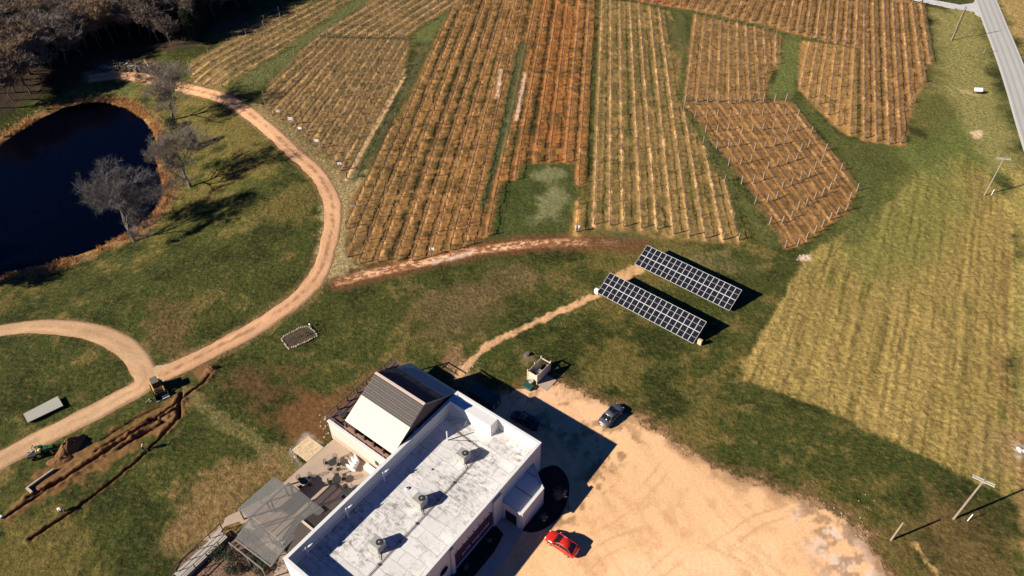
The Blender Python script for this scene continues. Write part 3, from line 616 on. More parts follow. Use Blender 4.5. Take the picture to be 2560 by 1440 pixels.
def sheet(name, poly, m, z, colf, step=.34, jag=.6, flat0=None, kind='structure'):
    P = np.array(poly); gx = np.arange(P[:, 0].min()-1, P[:, 0].max()+1, step); gy = np.arange(P[:, 1].min()-1, P[:, 1].max()+1, step)
    x, y = np.meshgrid(gx, gy); s = sdf(x, y, poly)+(fbm(x, y, .6, 4, 21)-.5)*jag*2.4
    zz = np.where(s > 0, z, z-.12*np.clip(-s/.5, 0, 1)); zz = zz+terr(x, y) if flat0 is None else zz
    ny, nx = x.shape; i = np.arange(nx*ny).reshape(ny, nx); f = np.stack([i[:-1, :-1], i[:-1, 1:], i[1:, 1:], i[1:, :-1]], -1).reshape(-1, 4)
    keep = (s.ravel()[f] > -.45).all(1); f = f[keep]; used = np.unique(f); re = np.full(nx*ny, -1); re[used] = np.arange(len(used)); f = re[f]
    v = np.stack([x, y, zz], -1).reshape(-1, 3)[used]; c = colf(x, y, s).reshape(-1, 3)[used]
    me = bpy.data.meshes.new(name); me.from_pydata(v.tolist(), [], f.tolist()); me.update(); a = me.color_attributes.new('tint', 'FLOAT_COLOR', 'POINT')
    cc = np.ones((len(v), 4), np.float32); cc[:, :3] = c; a.data.foreach_set('color', cc.ravel()); me.materials.append(M[m]); me.polygons.foreach_set('use_smooth', [True]*len(f))
    o = bpy.data.objects.new(name, me); COL.objects.link(o); o['kind'] = kind; return o
def lotcol(x, y, s):
    a = fbm(x, y, .06, 4, 41); b = fbm(x, y, .5, 4, 42); c = np.broadcast_to(np.array([.80, .475, .25]), x.shape+(3,))*(.86+.28*a)[..., None]
    c = lerp(c, (.82, .53, .31), smooth((a-.5)*6)*.5); ridge = fbm(x*.9+y*.45, y*.1, 1.2, 3, 43)
    c = lerp(c, (.50, .28, .13), smooth((b-.55)*7)*.35+smooth((ridge-.58)*8)*.25)
    for cx, cy, rr_ in ((34, 22, 26), (60, 60, 42), (20, 30, 17), (-6, 78, 34), (48, 12, 40)):      # turning arcs of tyre tracks
        q = np.abs(np.abs(np.hypot(x-cx, y-cy)-rr_+(a-.5)*2.)-.75); c = lerp(c, (.50, .28, .13), smooth((.24-q)/.2)*smooth((fbm(x, y, .12, 2, int(rr_))-.42)*6)*.6)
    q = smooth((6.5-segdist(x, y, GP([(1345, 1015), (1400, 1035), (1470, 1075), (1530, 1105)])))/4); c = lerp(c, (.10, .065, .03), q*smooth((fbm(x, y, .55, 3, 91)-.55)*14)*.6)
    q = smooth((3.-segdist(x, y, GP([(1400, 1290), (1480, 1215), (1520, 1160)])))/2); c = lerp(c, (.22, .13, .06), q*smooth((fbm(x, y, .9, 3, 92)-.57)*14)*.7)
    w = smooth((segdist(x, y, GP([(2075, 1290), (2120, 1380), (2190, 1440)]))*-1+7)/5)
    c = lerp(c, (.72, .60, .52), w*smooth((b-.47)*9)*.55); c = lerp(c, (.26, .15, .07), w*smooth((fbm(x, y, .9, 3, 44)-.52)*10)*.7)
    c = lerp(c, (.34, .20, .10), smooth((1.6-s+(b-.5)*3)/1.6)*.6)
    e = smooth((9-segdist(x, y, GP([(1320, 990), (1420, 1010)])))/5); return lerp(c, (.70, .42, .27), e*smooth((fbm(x, y, 1.6, 2, 45)-.5)*8)*.6)
sheet('gravel_lot', LOT, 'dirt', .03, lotcol, .34, .9, 1)
sheet('dirt_junction', [tuple(p) for p in JP], 'dirt', .075, lambda x, y, s: np.broadcast_to(np.array([.54, .35, .20]), x.shape+(3,))*(.78+.44*fbm(x, y, .4, 4, 6))[..., None], .3, .3)
o = MB(); a = np.arange(0, 2*math.pi, 2*math.pi/len(POND)); P = np.array(POND); me_ = MB(); me_.add(np.c_[P+(P-P.mean(0))*.012, np.full(len(P), PZ-.22)], [tuple(range(len(P)))])
o = me_.build('pond_water', 'water'); o['kind'] = 'structure'
# asphalt road with pale edge lines
M['asphaltv'] = vcmat('worn_asphalt', rough=.9, amp=(.92, 1.08), scale=8., bump=.15, bdist=.02, flecks=False)
def roadcol(x, y, off):
    c = np.broadcast_to(np.array([.43, .415, .385]), x.shape+(3,))*(.93+.14*fbm(x*.3, y*.3, .5, 3, 5))[..., None]; q = np.abs(np.abs(off)-1.6)
    c = lerp(c, (.27, .275, .27), smooth((.45-np.abs(q-.75))/.4)*.6); c = lerp(c, (.50, .45, .33), smooth((.14-np.abs(off))/.08)*.6); return lerp(c, (.34, .31, .26), smooth((np.abs(off)-3.12)/.1)*.7)
ribbon('asphalt_road', catmull(RC[::3], .8), 3.35, 'asphaltv', roadcol, .03, 45, 0)
mb = MB()
for h0 in (-3.1, 2.95): v = [(*(p+n*h), .036) for p, n in zip(RC, rn) for h in (h0, h0+.15)]; mb.add(v, [(2*i, 2*i+1, 2*i+3, 2*i+2) for i in range(len(RC)-1)])
mb.build('road_edge_lines', 'lanepaint')['kind'] = 'structure'
mb = MB()
sr = [G0(2300, -6), G0(2345, 2), G0(2400, 12), G0(2432, 8), G0(2440, 0), G0(2452, 34), G0(2456, 44), G0(2440, 37), G0(2400, 27), G0(2345, 13), G0(2285, 1), G0(2150, -40), G0(2190, -60)]
mb.poly([tuple(p) for p in sr], -.1, .028); M['palegravel'] = mat('pale_gravel', (.50, .48, .47), .95, .15, .5); mb.build('side_road', 'palegravel')['kind'] = 'structure'

# ---------------------------------------------------------------- trellis rows: posts, wires and dormant vines
ORD = ['first', 'second', 'third', 'fourth', 'fifth', 'sixth', 'seventh', 'eighth', 'ninth', 'tenth', 'eleventh', 'twelfth', 'thirteenth', 'fourteenth', 'fifteenth', 'sixteenth', 'seventeenth', 'eighteenth', 'nineteenth', 'twentieth']
def ordw(i): return ORD[i] if i < 20 else ('twenty-'+ORD[i-20] if i < 29 else ('thirtieth' if i == 29 else 'thirty-'+ORD[i-30]))
pm = MB().box(-.065, .065, -.065, .065, -.25, 1.65).mesh('post', 'postwood')
pe = MB().box(-.10, .10, -.10, .10, -.3, 1.8).mesh('end_post', 'postwood')
pw = MB().box(-.095, .095, -.095, .095, -.3, 1.9).mesh('white_post', mat('whitish_post', (.26, .20, .145), .8, .1, 2))
def vine_template(seed, full):
    r = random.Random(seed); mb = MB(); y = 0; p = [(0, 0, -.05), (r.uniform(-.06, .06), r.uniform(-.08, .08), .5), (0, r.uniform(-.1, .1), 1.0)]
    mb.tube(p, [.075, .06, .055] if full else [.05, .045, .04], 4, False)
    for s in (-1, 1):
        q = [(0, 0, 1.0)]+[(r.uniform(-.05, .05), s*t, 1.05+r.uniform(-.05, .06)) for t in (.4, .8, 1.18)]
        mb.tube(q, [.065, .06, .05, .04] if full else [.045, .042, .036, .028], 4, False)
        for k in range(12 if full else 4):
            t = r.uniform(.1, 1.15)*s; x1 = r.uniform(-.32, .32); up = r.choice([1, 1, -1]) if full else 1
            mb.tube([(0, t, 1.05), (x1*.6, t+r.uniform(-.12, .12), 1.05+up*r.uniform(.2, .4)), (x1, t+r.uniform(-.25, .25), 1.05+up*r.uniform(.3, .7))], [.028, .02, .01] if full else [.02, .015, .008], 3, False)
    return np.concatenate(mb.v), mb.f
VT = {f: [vine_template(s+(50 if f else 0), f) for s in range(6)] for f in (0, 1)}
BLN = {}
for st, ph, poly, rows in BL:
    full = st in 'CH'
    for i, (a, b) in enumerate(rows):
        if (b-a)[1] < 0: a, b = b, a
        v = b-a; L = float(np.linalg.norm(v)); v = v/L; rz = math.atan2(-v[0], v[1])
        if st == 'S': lab = 'very short trellis row on a tan strip beside the mown clearing'
        else: lab = 'bare vine row, %s from left %s' % (ordw(i), ph)
        t = thing('trellis_row', lab, 'vine row', (a[0], a[1], zt(*a)), rz, 'trellis rows '+ph)
        z0 = zt(*a); n = max(1, round(L/7.2)); zs = lambda s: zt(a[0]+v[0]*s, a[1]+v[1]*s)-z0
        for k in range(n+1):
            s = L*k/n; o = bpy.data.objects.new('post', pw if st == 'F' else (pe if k in (0, n) else pm)); COL.objects.link(o); o.parent = t; o.location = (0, s, zs(s)); o.rotation_euler = (random.gauss(0, .025), random.gauss(0, .025)+(0), random.uniform(0, .5))
            if k in (0, n): o.scale = (1, 1, random.uniform(.95, 1.08))
            else: o.scale = (1, 1, random.uniform(.9, 1.12))
        w = MB(); zz = [(s, zs(s)) for s in np.linspace(0, L, max(2, int(L/12)))]
        for h in (1.05, 1.55): w.tube([(0, s, z+h) for s, z in zz], .012, 3, False)
        w.build('wire', 'wire', t)
        vb = MB(); m = int(L/2.4); Vs = []; Fs = []; nn = 0
        for k in range(m):
            if random.random() < (.05 if full else .16): continue
            tv, tf = random.choice(VT[full]); s = (k+.5)*L/m; sc = random.uniform(.85, 1.15); q = tv*np.array([random.choice((-1, 1))*sc, 1, sc])+np.array([0, s, zs(s)])
            vb.add(q, tf)
        if vb.v: vb.build('vines', 'vine', t)['kind'] = 'stuff'

# ---------------------------------------------------------------- trees
def bare_tree(seed, h, spread, ntwig, tw='twig', lean=(0, 0), forks=3, upright=.5, trunkr=.28, fine=.03):
    r = random.Random(seed); T = MB(); Q = MB(); tips = []
    def limb(p, d, L, rad, lev):
        pts = [p]; dd = Vector(d); n = 4 if lev < 2 else 3; q = Vector(p); up = Vector((0, 0, 1))
        for k in range(n):
            dd = (dd+Vector((r.gauss(0, .13), r.gauss(0, .13), r.gauss(0, .10)+.05*upright))).normalized(); q = q+dd*L/n; pts.append(tuple(q))
        rr = [rad*(1-.62*k/n) for k in range(n+1)]
        (T if lev < 4 else Q).tube(pts, rr, 6 if lev < 2 else (4 if lev < 4 else 3), False)
        if lev >= 2: tips.append((pts, lev))
        if lev < 5:
            m = {0: forks+2, 1: 5, 2: 4, 3: 4, 4: 3}[lev]
            for k in range(m):
                f = r.uniform(.35, 1.) if k else 1.; i = min(int(f*n), n-1); g = f*n-i; o = Vector(pts[i]).lerp(Vector(pts[i+1]), min(g, 1))
                az = 6.283*(k+r.random()*.7)/m; out = Vector((math.cos(az), math.sin(az), 0)); ang = r.uniform(.35, .85)*spread*(1.25 if lev < 2 else 1)
                nd = (dd*math.cos(ang)+(out-dd*out.dot(dd)).normalized()*math.sin(ang)+up*.12*upright).normalized()
                limb(tuple(o), nd, L*r.uniform(.52, .74)*(1.1 if lev == 0 else 1), rr[i]*r.uniform(.5, .68), lev+1)
    limb((0, 0, -.4), Vector((lean[0], lean[1], 1)).normalized(), h*.36, trunkr, 0)
    V = []; Fc = []; n0 = 0; ends = [t for t in tips if t[1] >= 3]
    for k in range(ntwig):
        pts, lev = r.choice(ends); i = r.randrange(1, len(pts)); p = Vector(pts[i-1]).lerp(Vector(pts[i]), r.random()); d0 = (Vector(pts[i])-Vector(pts[i-1])).normalized()
        d = (d0*.8+Vector((r.gauss(0, .6), r.gauss(0, .6), r.gauss(.25, .5)))).normalized(); L = r.uniform(.4, 1.1)*h/13; x = d.cross(Vector((0, 0, 1))); x = x.normalized() if x.length > .1 else Vector((1, 0, 0)); y = x.cross(d)
        e = p+d*L+Vector((r.gauss(0, .08), r.gauss(0, .08), 0)); w = fine*r.uniform(.6, 1.2)
        V += [tuple(p+x*w), tuple(p-x*w*.5+y*w*.87), tuple(p-x*w*.5-y*w*.87), tuple(e)]; Fc += [(n0, n0+1, n0+3), (n0+1, n0+2, n0+3), (n0+2, n0, n0+3)]; n0 += 4
    Q.add(V, Fc); return T.mesh('trunk', 'bark'), Q.mesh('crown', tw)
def place_tree(ms, loc, label, cat='tree', group=None, rz=0, sc=1., name='bare_tree'):
    t = thing(name, label, cat, loc, rz, group); t.scale = (sc,)*3 if not hasattr(sc, '__len__') else sc
    for nm, me in (('trunk', ms[0]), ('crown', ms[1])): o = bpy.data.objects.new(nm, me); COL.objects.link(o); o.parent = t
    return t
place_tree(bare_tree(3, 18.5, .95, 18000, 'twigp', (-.24, .03), 5, .45, .40, .022), g3(338, 604), 'big spreading leafless grey tree leaning over the near corner of the pond')
place_tree(bare_tree(11, 17.5, .9, 9000, 'twigq', (.12, .0), 5, .6, .36, .026), g3(476, 467), 'leafless tree with pale twigs on the bank right of the pond')
place_tree(bare_tree(23, 19, .9, 10000, 'twigq', (.07, .0), 5, .8, .40, .026), g3(430, 300), 'tall leafless tree with forked trunk above the pond, beside the bend of the dirt road')
fv = [bare_tree(40+i, 14, .85, 4200, ('twig', 'twig2', 'twig3', 'twig2', 'twig')[i], (random.gauss(0, .06), random.gauss(0, .06)), 4, .9, .2, .055) for i in range(5)]
def leafy(seed, h, rad, n, size, m='leaf', conical=True, base=.1):
    r = random.Random(seed); T = MB().tube([(0, 0, -.3), (0, 0, h*.6), (0, 0, h*.92)], [.18*h/8, .1*h/8, .03], 5, False); V = []; Fc = []; k0 = 0
    cl = []
    for _ in range(int(n/26)):
        z = r.random()**.8; rr = rad*(1-z)**.75 if conical else rad*math.sqrt(max(0, 1-(2*z-1)**2))
        a = r.uniform(0, 6.283); q = rr*math.sqrt(r.uniform(.35, 1))*r.uniform(.8, 1.12); cl.append((q*math.cos(a), q*math.sin(a), h*(base+z*(1-base)), .18*rad+.12))
    for c in cl:
        for _ in range(26):
            p = Vector((c[0]+r.gauss(0, c[3]), c[1]+r.gauss(0, c[3]), max(.05, c[2]+r.gauss(0, c[3])))); d = Vector((r.gauss(0, 1), r.gauss(0, 1), r.gauss(.3, .8))).normalized(); x = d.orthogonal().normalized()*size*r.uniform(.5, 1.1); y = d.cross(x)
            V += [tuple(p+x), tuple(p+y*.6), tuple(p-x), tuple(p-y*.6)]; Fc.append((k0, k0+1, k0+2, k0+3)); k0 += 4
    return T.mesh('trunk', 'bark'), MB().add(V, Fc).mesh('crown', m)
ced = [leafy(70+i, 8.5, 2.1, 5200, .20) for i in range(3)]
place_tree(ced[0], g3(484, 372), 'small dark evergreen standing behind the second pond tree', sc=(.75, .75, .6), name='cedar_tree')
place_tree(leafy(80, 2.6, 1.3, 1500, .16, 'leaf', False), g3(432, 322), 'low dark bush at the foot of the tall forked tree', 'bush', name='bush')
place_tree(leafy(81, 2.0, .9, 700, .14, 'leaf', False), g3(352, 206), 'small round dark bush beside the far end of the dirt road', 'bush', name='bush')
# the wood: trees over its whole depth
PILE = np.array(G(320, 170)); rr = random.Random(5); pts = []; tries = 0
edge = [(560, 45), (520, 82), (488, 108), (440, 120), (395, 128), (350, 134), (300, 146), (262, 160), (226, 186), (180, 203), (130, 224), (85, 245), (40, 262), (-10, 282), (-60, 305), (600, 22), (640, 2), (-120, 330), (-190, 370)]
cand = [G(x, y) for x, y in edge]
while len(pts) < 290 and tries < 90000:
    tries += 1
    p = np.array([rr.uniform(-192, -62), rr.uniform(120, 250)])
    if tries < 30: p = cand[tries % len(cand)]+np.array([-1.5, 1.5])
    s = float(sdf(p[:1], p[1:], WOOD, 400.)[0])
    ppx = 1280+F*p[0]/(p[1]*CF[1]-H*CF[2])
    if ppx < -40 and p[1] < 200: continue
    if s < 1.2 or np.hypot(p[0]-PILE[0], p[1]-PILE[1]) < 13 or (s < 9 and abs((p-PILE)@np.array([-.36, .93])) < 7 and (p-PILE)@np.array([.93, .36]) < 0 and (p-PILE)@np.array([.93, .36]) > -22): continue
    if min([np.linalg.norm(p-q) for q in pts]+[99]) < (3.4 if s < 30 else 4.2): continue
    dcam = H/max(1, p[1]); pts.append(p)
for k, p in enumerate(pts):
    s = float(sdf(p[:1], p[1:], WOOD, 400.)[0]); q = p; px = 1280+F*q[0]/(q[1]*CF[1]-(-H)*-CF[2]*-1) if 0 else 0
    ev = (-112 < p[0] < -88 and s < 9 and rr.random() < .5 and p[1] > 168) or rr.random() < .012
    if ev: place_tree(ced[k % 3], (p[0], p[1], zt(*p)), 'dark evergreen growing among the bare trees of the wood', 'tree', 'evergreens in the wood above the pond', rr.uniform(0, 6), rr.uniform(.8, 1.35), 'cedar_tree')
    else:
        i = rr.choice([0, 1, 1, 3, 3, 2, 4]); nm = {0: 'grey', 1: 'brownish', 2: 'tan-tipped', 3: 'brownish', 4: 'grey'}[i]
        place_tree(fv[i], (p[0], p[1], zt(*p)), 'leafless %s tree standing in the dense wood above the pond' % nm, 'tree', '%s leafless trees of the wood' % nm, rr.uniform(0, 6), rr.uniform(.85, 1.18))
for x, y in ((630, 12), (600, 18)): p = G(x, y); place_tree(fv[0], (p[0], p[1], 0), 'leafless tree at the upper tip of the wood, %s' % ('nearer the vine rows' if x == 630 else 'just left of the outermost one'), rz=1., sc=.7)
# trees left of the frame throw the long shadows on the near bank
for x, y, s in ((-190, 745, 1.), (-330, 700, 1.1), (-60, 700, .62)): place_tree(fv[x % 5], g3(x, y), 'bare tree on the near bank left of the view, %s' % {-190: 'middle one', -330: 'farthest left', -60: 'nearest the frame'}[x], rz=x, sc=s)
# reeds and rough grass on the bank
V = []; Fc = []; k0 = 0; r = random.Random(9); PP = [np.array(p) for p in POND]
nR = 0
while nR < 5200:
    i = r.randrange(len(PP)); a, b = PP[i], PP[(i+1) % len(PP)]
    if r.random() > np.linalg.norm(b-a)/30: continue
    q = a+(b-a)*r.random(); v = (b-a)/np.linalg.norm(b-a); off = abs(r.gauss(.5, 1.5))+.2; n = np.array([-v[1], v[0]]); q = q+n*off if sdf((q+n)[:1], (q+n)[1:], POND)[0] < 0 else q-n*off
    if q[0] < -190 or vn(np.array([q[0]*.35]), np.array([q[1]*.35]))[0] < .42: continue
    z = zt(*q); nR += 1
    for _ in range(3):
        p = Vector((q[0]+r.gauss(0, .15), q[1]+r.gauss(0, .15), z-.05)); t = Vector((r.gauss(0, .25), r.gauss(0, .25), r.uniform(.25, .75))); x = Vector((r.uniform(-1, 1), r.uniform(-1, 1), 0)).normalized()*.06; y = Vector((-x.y, x.x, 0))
        V += [tuple(p+x), tuple(p-x*.5+y*.87), tuple(p-x*.5-y*.87), tuple(p+t)]; Fc += [(k0, k0+1, k0+3), (k0+1, k0+2, k0+3), (k0+2, k0, k0+3)]; k0 += 4
tag(MB().add(V, Fc).build('bank_reeds', 'reed'), 'dry orange reeds and rough grass round the pond bank', 'reeds', kind='stuff')
# brush pile
t = thing('brush_pile', 'heap of cut trunks and branches on the clearing between wood and pond', 'brush pile', g3(320, 170)); b1 = MB(); b2 = MB(); r = random.Random(2)
for k in range(150):
    c = (r.gauss(0, 3.6), r.gauss(0, 1.3), r.uniform(.05, 1.2)); a = r.uniform(0, 3.14); L = r.uniform(.6, 1.9); d = (math.cos(a)*L, math.sin(a)*L, r.gauss(0, .45)); (b1 if k % 14 else b2).tube([(c[0]-d[0], c[1]-d[1], max(.05, c[2]-d[2])), c, (c[0]+d[0], c[1]+d[1], max(.1, c[2]+d[2]))], [.08, .07, .02], 5)
for k in range(7): b1.blob((r.gauss(0, 3.0), r.gauss(0, 1.0), .1), r.uniform(.7, 1.2), k, 6, .4, .7)
b1.build('dark_branches', 'twig2', t)['kind'] = 'stuff'; b2.build('pale_trunks', 'litter', t)

# ---------------------------------------------------------------- the white flat-roofed building (local axes: x right across, y towards the back)
N3 = (N0[0], N0[1], 0.)
def at_b(u, v, z=0): p = bw(u, v); return (p[0], p[1], z)
ZR, ZP, BW_, BL_ = 4.05, 6.39, 14.45, 31.1
b = thing('white_building', 'long white flat-roofed building with high walls round a stained roof', 'building', N3, BYAW)
m = MB(); m.box(0, .34, 0, BL_, 0, ZP-.06); m.box(.34, BW_-.25, BL_-.3, BL_, 0, ZP-.06); m.box(.34, BW_-.25, 0, .3, 0, ZP-.06); m.box(BW_-.25, BW_, 0, BL_, 0, ZP-.06)
m.build('wall', 'stucco', b)
m = MB(); m.box(-.05, .40, -.05, BL_+.05, ZP-.06, ZP); m.box(.40, BW_-.30, BL_-.36, BL_+.05, ZP-.06, ZP); m.box(.40, BW_-.30, -.05, .36, ZP-.06, ZP); m.box(BW_-.30, BW_+.05, -.05, BL_+.05, ZP-.06, ZP); m.build('coping', 'white', b)
m = MB().box(.34, BW_-.25, .3, BL_-.3, ZR-.3, ZR); m.build('roof', 'roof', b)
m = MB().box(.34, 7.45, 29.15, BL_-.3, ZR, ZP-.10); m.build('parapet_block', 'white', b)
m = MB().add([(.34, 28.4, ZR+.01), (.34, 29.15, ZR+.01), (.34, 29.15, ZP-.3), (3.2, 29.15, ZR+.5), (3.4, 28.2, ZR+.01), (3.4, 29.15, ZR+.01)], [(0, 4, 3, 2), (0, 2, 1), (4, 5, 3), (1, 2, 3, 5)]); m.build('corner_cricket', 'stucco', b)
# inner facing of the long left wall
MB().box(.34, .42, .3, 28.9, ZR, ZR+.35).build('flashing', 'white', b)
# right wall details
MB().box(BW_, BW_+.28, 12.5, 13.0, 0, ZP-.4).build('pilaster', 'stucco', b)
MB().box(BW_, BW_+.28, 20.6, 22.3, 0, ZP-.7).build('pilaster', 'stucco', b)
MB().box(BW_+.005, BW_+.6, -.05, 5.0, 0, .05).build('plinth', 'concrete2', b)
w = MB().tube([(BW_-.1, 11.2, 3.0), (BW_+.08, 11.2, 3.0)], [.85, .85], 24).build('round_window', 'white', b); MB().tube([(BW_+.05, 11.2, 3.0), (BW_+.10, 11.2, 3.0)], [.72, .72], 24).build('pane', 'glass', w)
wf = MB().box(2.2, 4.4, -.07, .0, .9, 3.0).build('window', 'white', b); MB().box(2.35, 4.25, -.10, -.07, 1.05, 2.85).build('pane', 'glass', wf)
# entrance porch
p = MB(); p.box(BW_, 17.55, 22.3, 22.5, 2.5, 3.7); p.box(17.0, 17.55, 22.3, 22.7, 0, 2.5); p.box(BW_, 15.1, 22.3, 22.6, 0, 2.5)
p.poly([(17.55, 22.5), (17.8, 22.5), (17.8, 27.0), (17.55, 27.0)], 0, 3.9); p.poly([(BW_, 29.3), (17.55, 27.0), (17.8, 27.0), (17.8, 27.15), (BW_, 29.55)], 0, 3.62)
pr = p.build('porch_wall', 'stucco', b)
MB().poly([(BW_, 22.5), (17.55, 22.5), (17.55, 26.95), (BW_, 29.25)], 3.35, 3.5).build('porch_roof', 'white', pr)
q = MB(); q.box(BW_, 17.5, 25.2, 25.26, 3.5, 3.56); q.box(BW_, 16.0, 27.9, 27.96, 3.5, 3.56); q.build('roof_seam', 'brown', pr)
MB().box(17.5, 17.9, 22.2, 27.05, 3.9, 3.98).build('coping', 'white', pr)
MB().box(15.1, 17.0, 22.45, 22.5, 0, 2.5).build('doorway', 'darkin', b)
dr = MB().box(15.3, 16.3, 22.9, 22.96, 0, 2.2).build('door', 'brown', b); MB().box(16.15, 16.2, 22.85, 22.9, .95, 1.15).build('handle', 'steel', dr)
for i in range(7): MB().tube([(BW_, 13.6+1.05*i, 4.25), (BW_+.25, 13.6+1.05*i, 4.32), (BW_+.3, 13.6+1.05*i, 4.2)], .05, 5).build('wall_lamp', 'black', b)
# banner with the name
bn = thing('banner', 'dark purple wall banner lettered with the name of the vineyards', 'banner', at_b(BW_, 0), BYAW)
MB().box(.02, .09, 13.2, 20.5, .75, 3.65).build('cloth', 'purple', bn)
def lettering(txt, size, parent, loc, rot, m, th=.02, name='lettering', sx=1.):
    c = bpy.data.curves.new(name, 'FONT'); c.body = txt; c.size = size; c.extrude = th; c.align_x = 'CENTER'; c.align_y = 'CENTER'; c.space_character = 1.25; c.resolution_u = 3
    o = bpy.data.objects.new(name, c); COL.objects.link(o); bpy.context.view_layer.update()
    me = bpy.data.meshes.new_from_object(o.evaluated_get(bpy.context.evaluated_depsgraph_get())); bpy.data.objects.remove(o); me.materials.clear(); me.materials.append(M[m])
    o = bpy.data.objects.new(name, me); COL.objects.link(o); o.parent = parent; o.location = loc; o.rotation_euler = rot; o.scale = (sx, 1, 1); return o
lettering('ALTO VINEYARDS', .72, bn, (.12, 17.1, 1.95), (math.pi/2, 0, math.pi/2), 'letter', sx=.76)
# roof things
def rooftop_unit(u, v, lab):
    t = thing('rooftop_unit', lab, 'air conditioner', at_b(u, v, ZR), BYAW, 'rooftop units')
    MB().box(-.72, .72, -.66, .66, .12, 1.45).build('casing', 'steel', t); f = MB().tube([(.28, .1, 1.45), (.28, .1, 1.52)], [.42, .42], 20).build('fan_grille', 'black', t)
    MB().tube([(.28, .1, 1.5), (.28, .1, 1.57)], [.12, .12], 10).build('fan_hub', 'steel', f)
    s = MB(); [s.box(.72, .74, -.5, .5, .25+.13*k, .31+.13*k) for k in range(9)]; s.build('louvre', 'alu', t)
    s = MB(); [s.box(x-.06, x+.06, -.7, .7, 0, .12) for x in (-.5, .5)]; s.build('skid', 'wood', t); MB().bar((.5, -.5, .2), (1.35, -1.0, .08), .05).build('hose', 'black', t)
rooftop_unit(6.8, 24.1, 'boxy roof air conditioner nearest the far end of the white building')
rooftop_unit(6.75, 15.7, 'boxy roof air conditioner midway along the white building')
rooftop_unit(6.7, 8.3, 'boxy roof air conditioner nearest the viewer on the white roof')
pp = MB(); V1 = [(8.3, .6), (8.25, 7.5), (8.2, 15), (8.1, 23.2), (8.05, 26.6), (3.2, 26.9)]
for o_ in (0, .13): pp.tube([(x+o_, y-o_, .14) for x, y in V1], .03, 5)
tp = thing('roof_pipes', 'pair of thin dark pipes running the length of the white roof', 'pipes', at_b(0, 0, ZR), BYAW); pp.build('pipe', 'brown', tp)
for x, y in [(8.35, 3.5), (8.32, 6.8), (8.3, 10.4), (8.27, 13.4), (8.22, 17.5), (8.18, 20.6), (5.6, 26.75)]: MB().box(x-.2, x+.2, y-.09, y+.09, 0, .12).build('pipe_block', 'brown', tp)
pr_ = MB(); pr_.tube([(1.5, 2.5, .1), (5.5, 2.7, .1), (8.3, 2.6, .1)], .03, 5); 
t = thing('vent_pipe', 'upright white vent pipe with a thin dark stay on the roof', 'pipe', at_b(3.15, 25.1, ZR), BYAW); MB().tube([(0, 0, 0), (0, 0, 2.0)], .09, 8).build('pipe', 'white', t); MB().bar((0, 0, .1), (3.2, 2.0, .3), .05).build('stay', 'black', t)
for i, v in enumerate((2.5, 8.9, 15.3)):
    t = thing('vent_pipe', 'white forked vent pipe standing against the left roof wall, %s' % ('nearest the viewer', 'middle one of three', 'farthest from the viewer')[i], 'vent', at_b(.85, v, ZR), BYAW, 'forked vents along the roof wall')
    MB().tube([(0, 0, 0), (0, 0, 1.75), (.02, .0, 2.1)], [.10, .11, .07], 8).build('upright', 'white', t); MB().tube([(0, 0, 1.6), (.12, .55, 1.85), (.2, .9, 1.95)], [.15, .13, .05], 8).build('arm', 'white', t); MB().tube([(0, 0, 1.6), (-.12, -.38, 1.75)], [.15, .10], 8).build('arm', 'white', t)
t = thing('roof_vent', 'low white round vent cap left of the middle roof unit', 'vent', at_b(3.9, 16.3, ZR), BYAW); MB().disc((0, 0, 0), .28, .2, 14, .2).build('cap', 'white', t); MB().disc((0, 0, .2), .12, .04, 12).build('opening', 'black', t)
for k, (u, v) in enumerate([(4.6, 20.4), (10.2, 4.2)]): t = thing('roof_drain', 'small dark drain cap %s' % ('between the far and middle roof units', 'near the right edge of the roof')[k], 'drain', at_b(u, v, ZR), BYAW); MB().disc((0, 0, 0), .14, .06, 10).build('grate', 'black', t)

# ---------------------------------------------------------------- barn-like wing with panels on its roof
wg = thing('gabled_wing', 'gabled wing with a cream and grey metal roof carrying solar panels', 'building', N3, BYAW)
u0, u1, vr, hr, he = -9.29, -.15, 24.8, 9.6, 5.75; vf, vb_ = vr-6.55, vr+6.55
m = MB(); m.box(-12.35, -.02, 17.5, 17.75, 0, 3.9); m.box(-12.35, -12.1, 17.75, 31.2, 0, 3.4); m.box(-12.1, -.02, 31.0, 31.2, 0, 3.4); m.build('lower_wall', 'cream', wg)
MB().box(-12.45, -.05, 17.4, 17.85, 3.9, 4.05).build('wall_cap', 'white', wg); MB().box(-12.35, -.02, 17.46, 17.5, 0, 1.05).build('base_course', 'concrete', wg)
m = MB(); m.add([(u0+.3, vf+.9, 3.4), (u1-.3, vf+.9, 3.4), (u1-.3, vb_-.5, 3.4), (u0+.3, vb_-.5, 3.4), (u0+.3, vf+.9, he-.1+.35), (u1-.3, vf+.9, he+.25), (u1-.3, vb_-.5, he+.05), (u0+.3, vb_-.5, he+.05), (u0+.3, vr, hr-.15), (u1-.3, vr, hr-.15)], [(0, 1, 5, 4), (1, 2, 6, 9, 5), (2, 3, 7, 6), (3, 0, 4, 8, 7)]); m.build('upper_wall', 'brown', wg)
def slope(v1, z1, x0=u0, x1=u1, th=.12):
    d = np.array([0, vr-v1, hr-z1]); L = np.linalg.norm(d); nrm = np.array([0, -(hr-z1), (vr-v1)])/L; nrm *= np.sign(nrm[2]); a = np.array([0, v1, z1]); return a, d/L, nrm, L
a, d, nn, L = slope(vf, he); rf = MB(); q = [np.array([x, 0, 0])+a+d*s+nn*t for t in (-.06, .06) for s in (0, L) for x in (u0, u1)]; rf.add(q, [(0, 2, 3, 1), (4, 5, 7, 6), (0, 1, 5, 4), (1, 3, 7, 5), (3, 2, 6, 7), (2, 0, 4, 6)]); rfo = rf.build('roof_front', 'creamroof', wg)
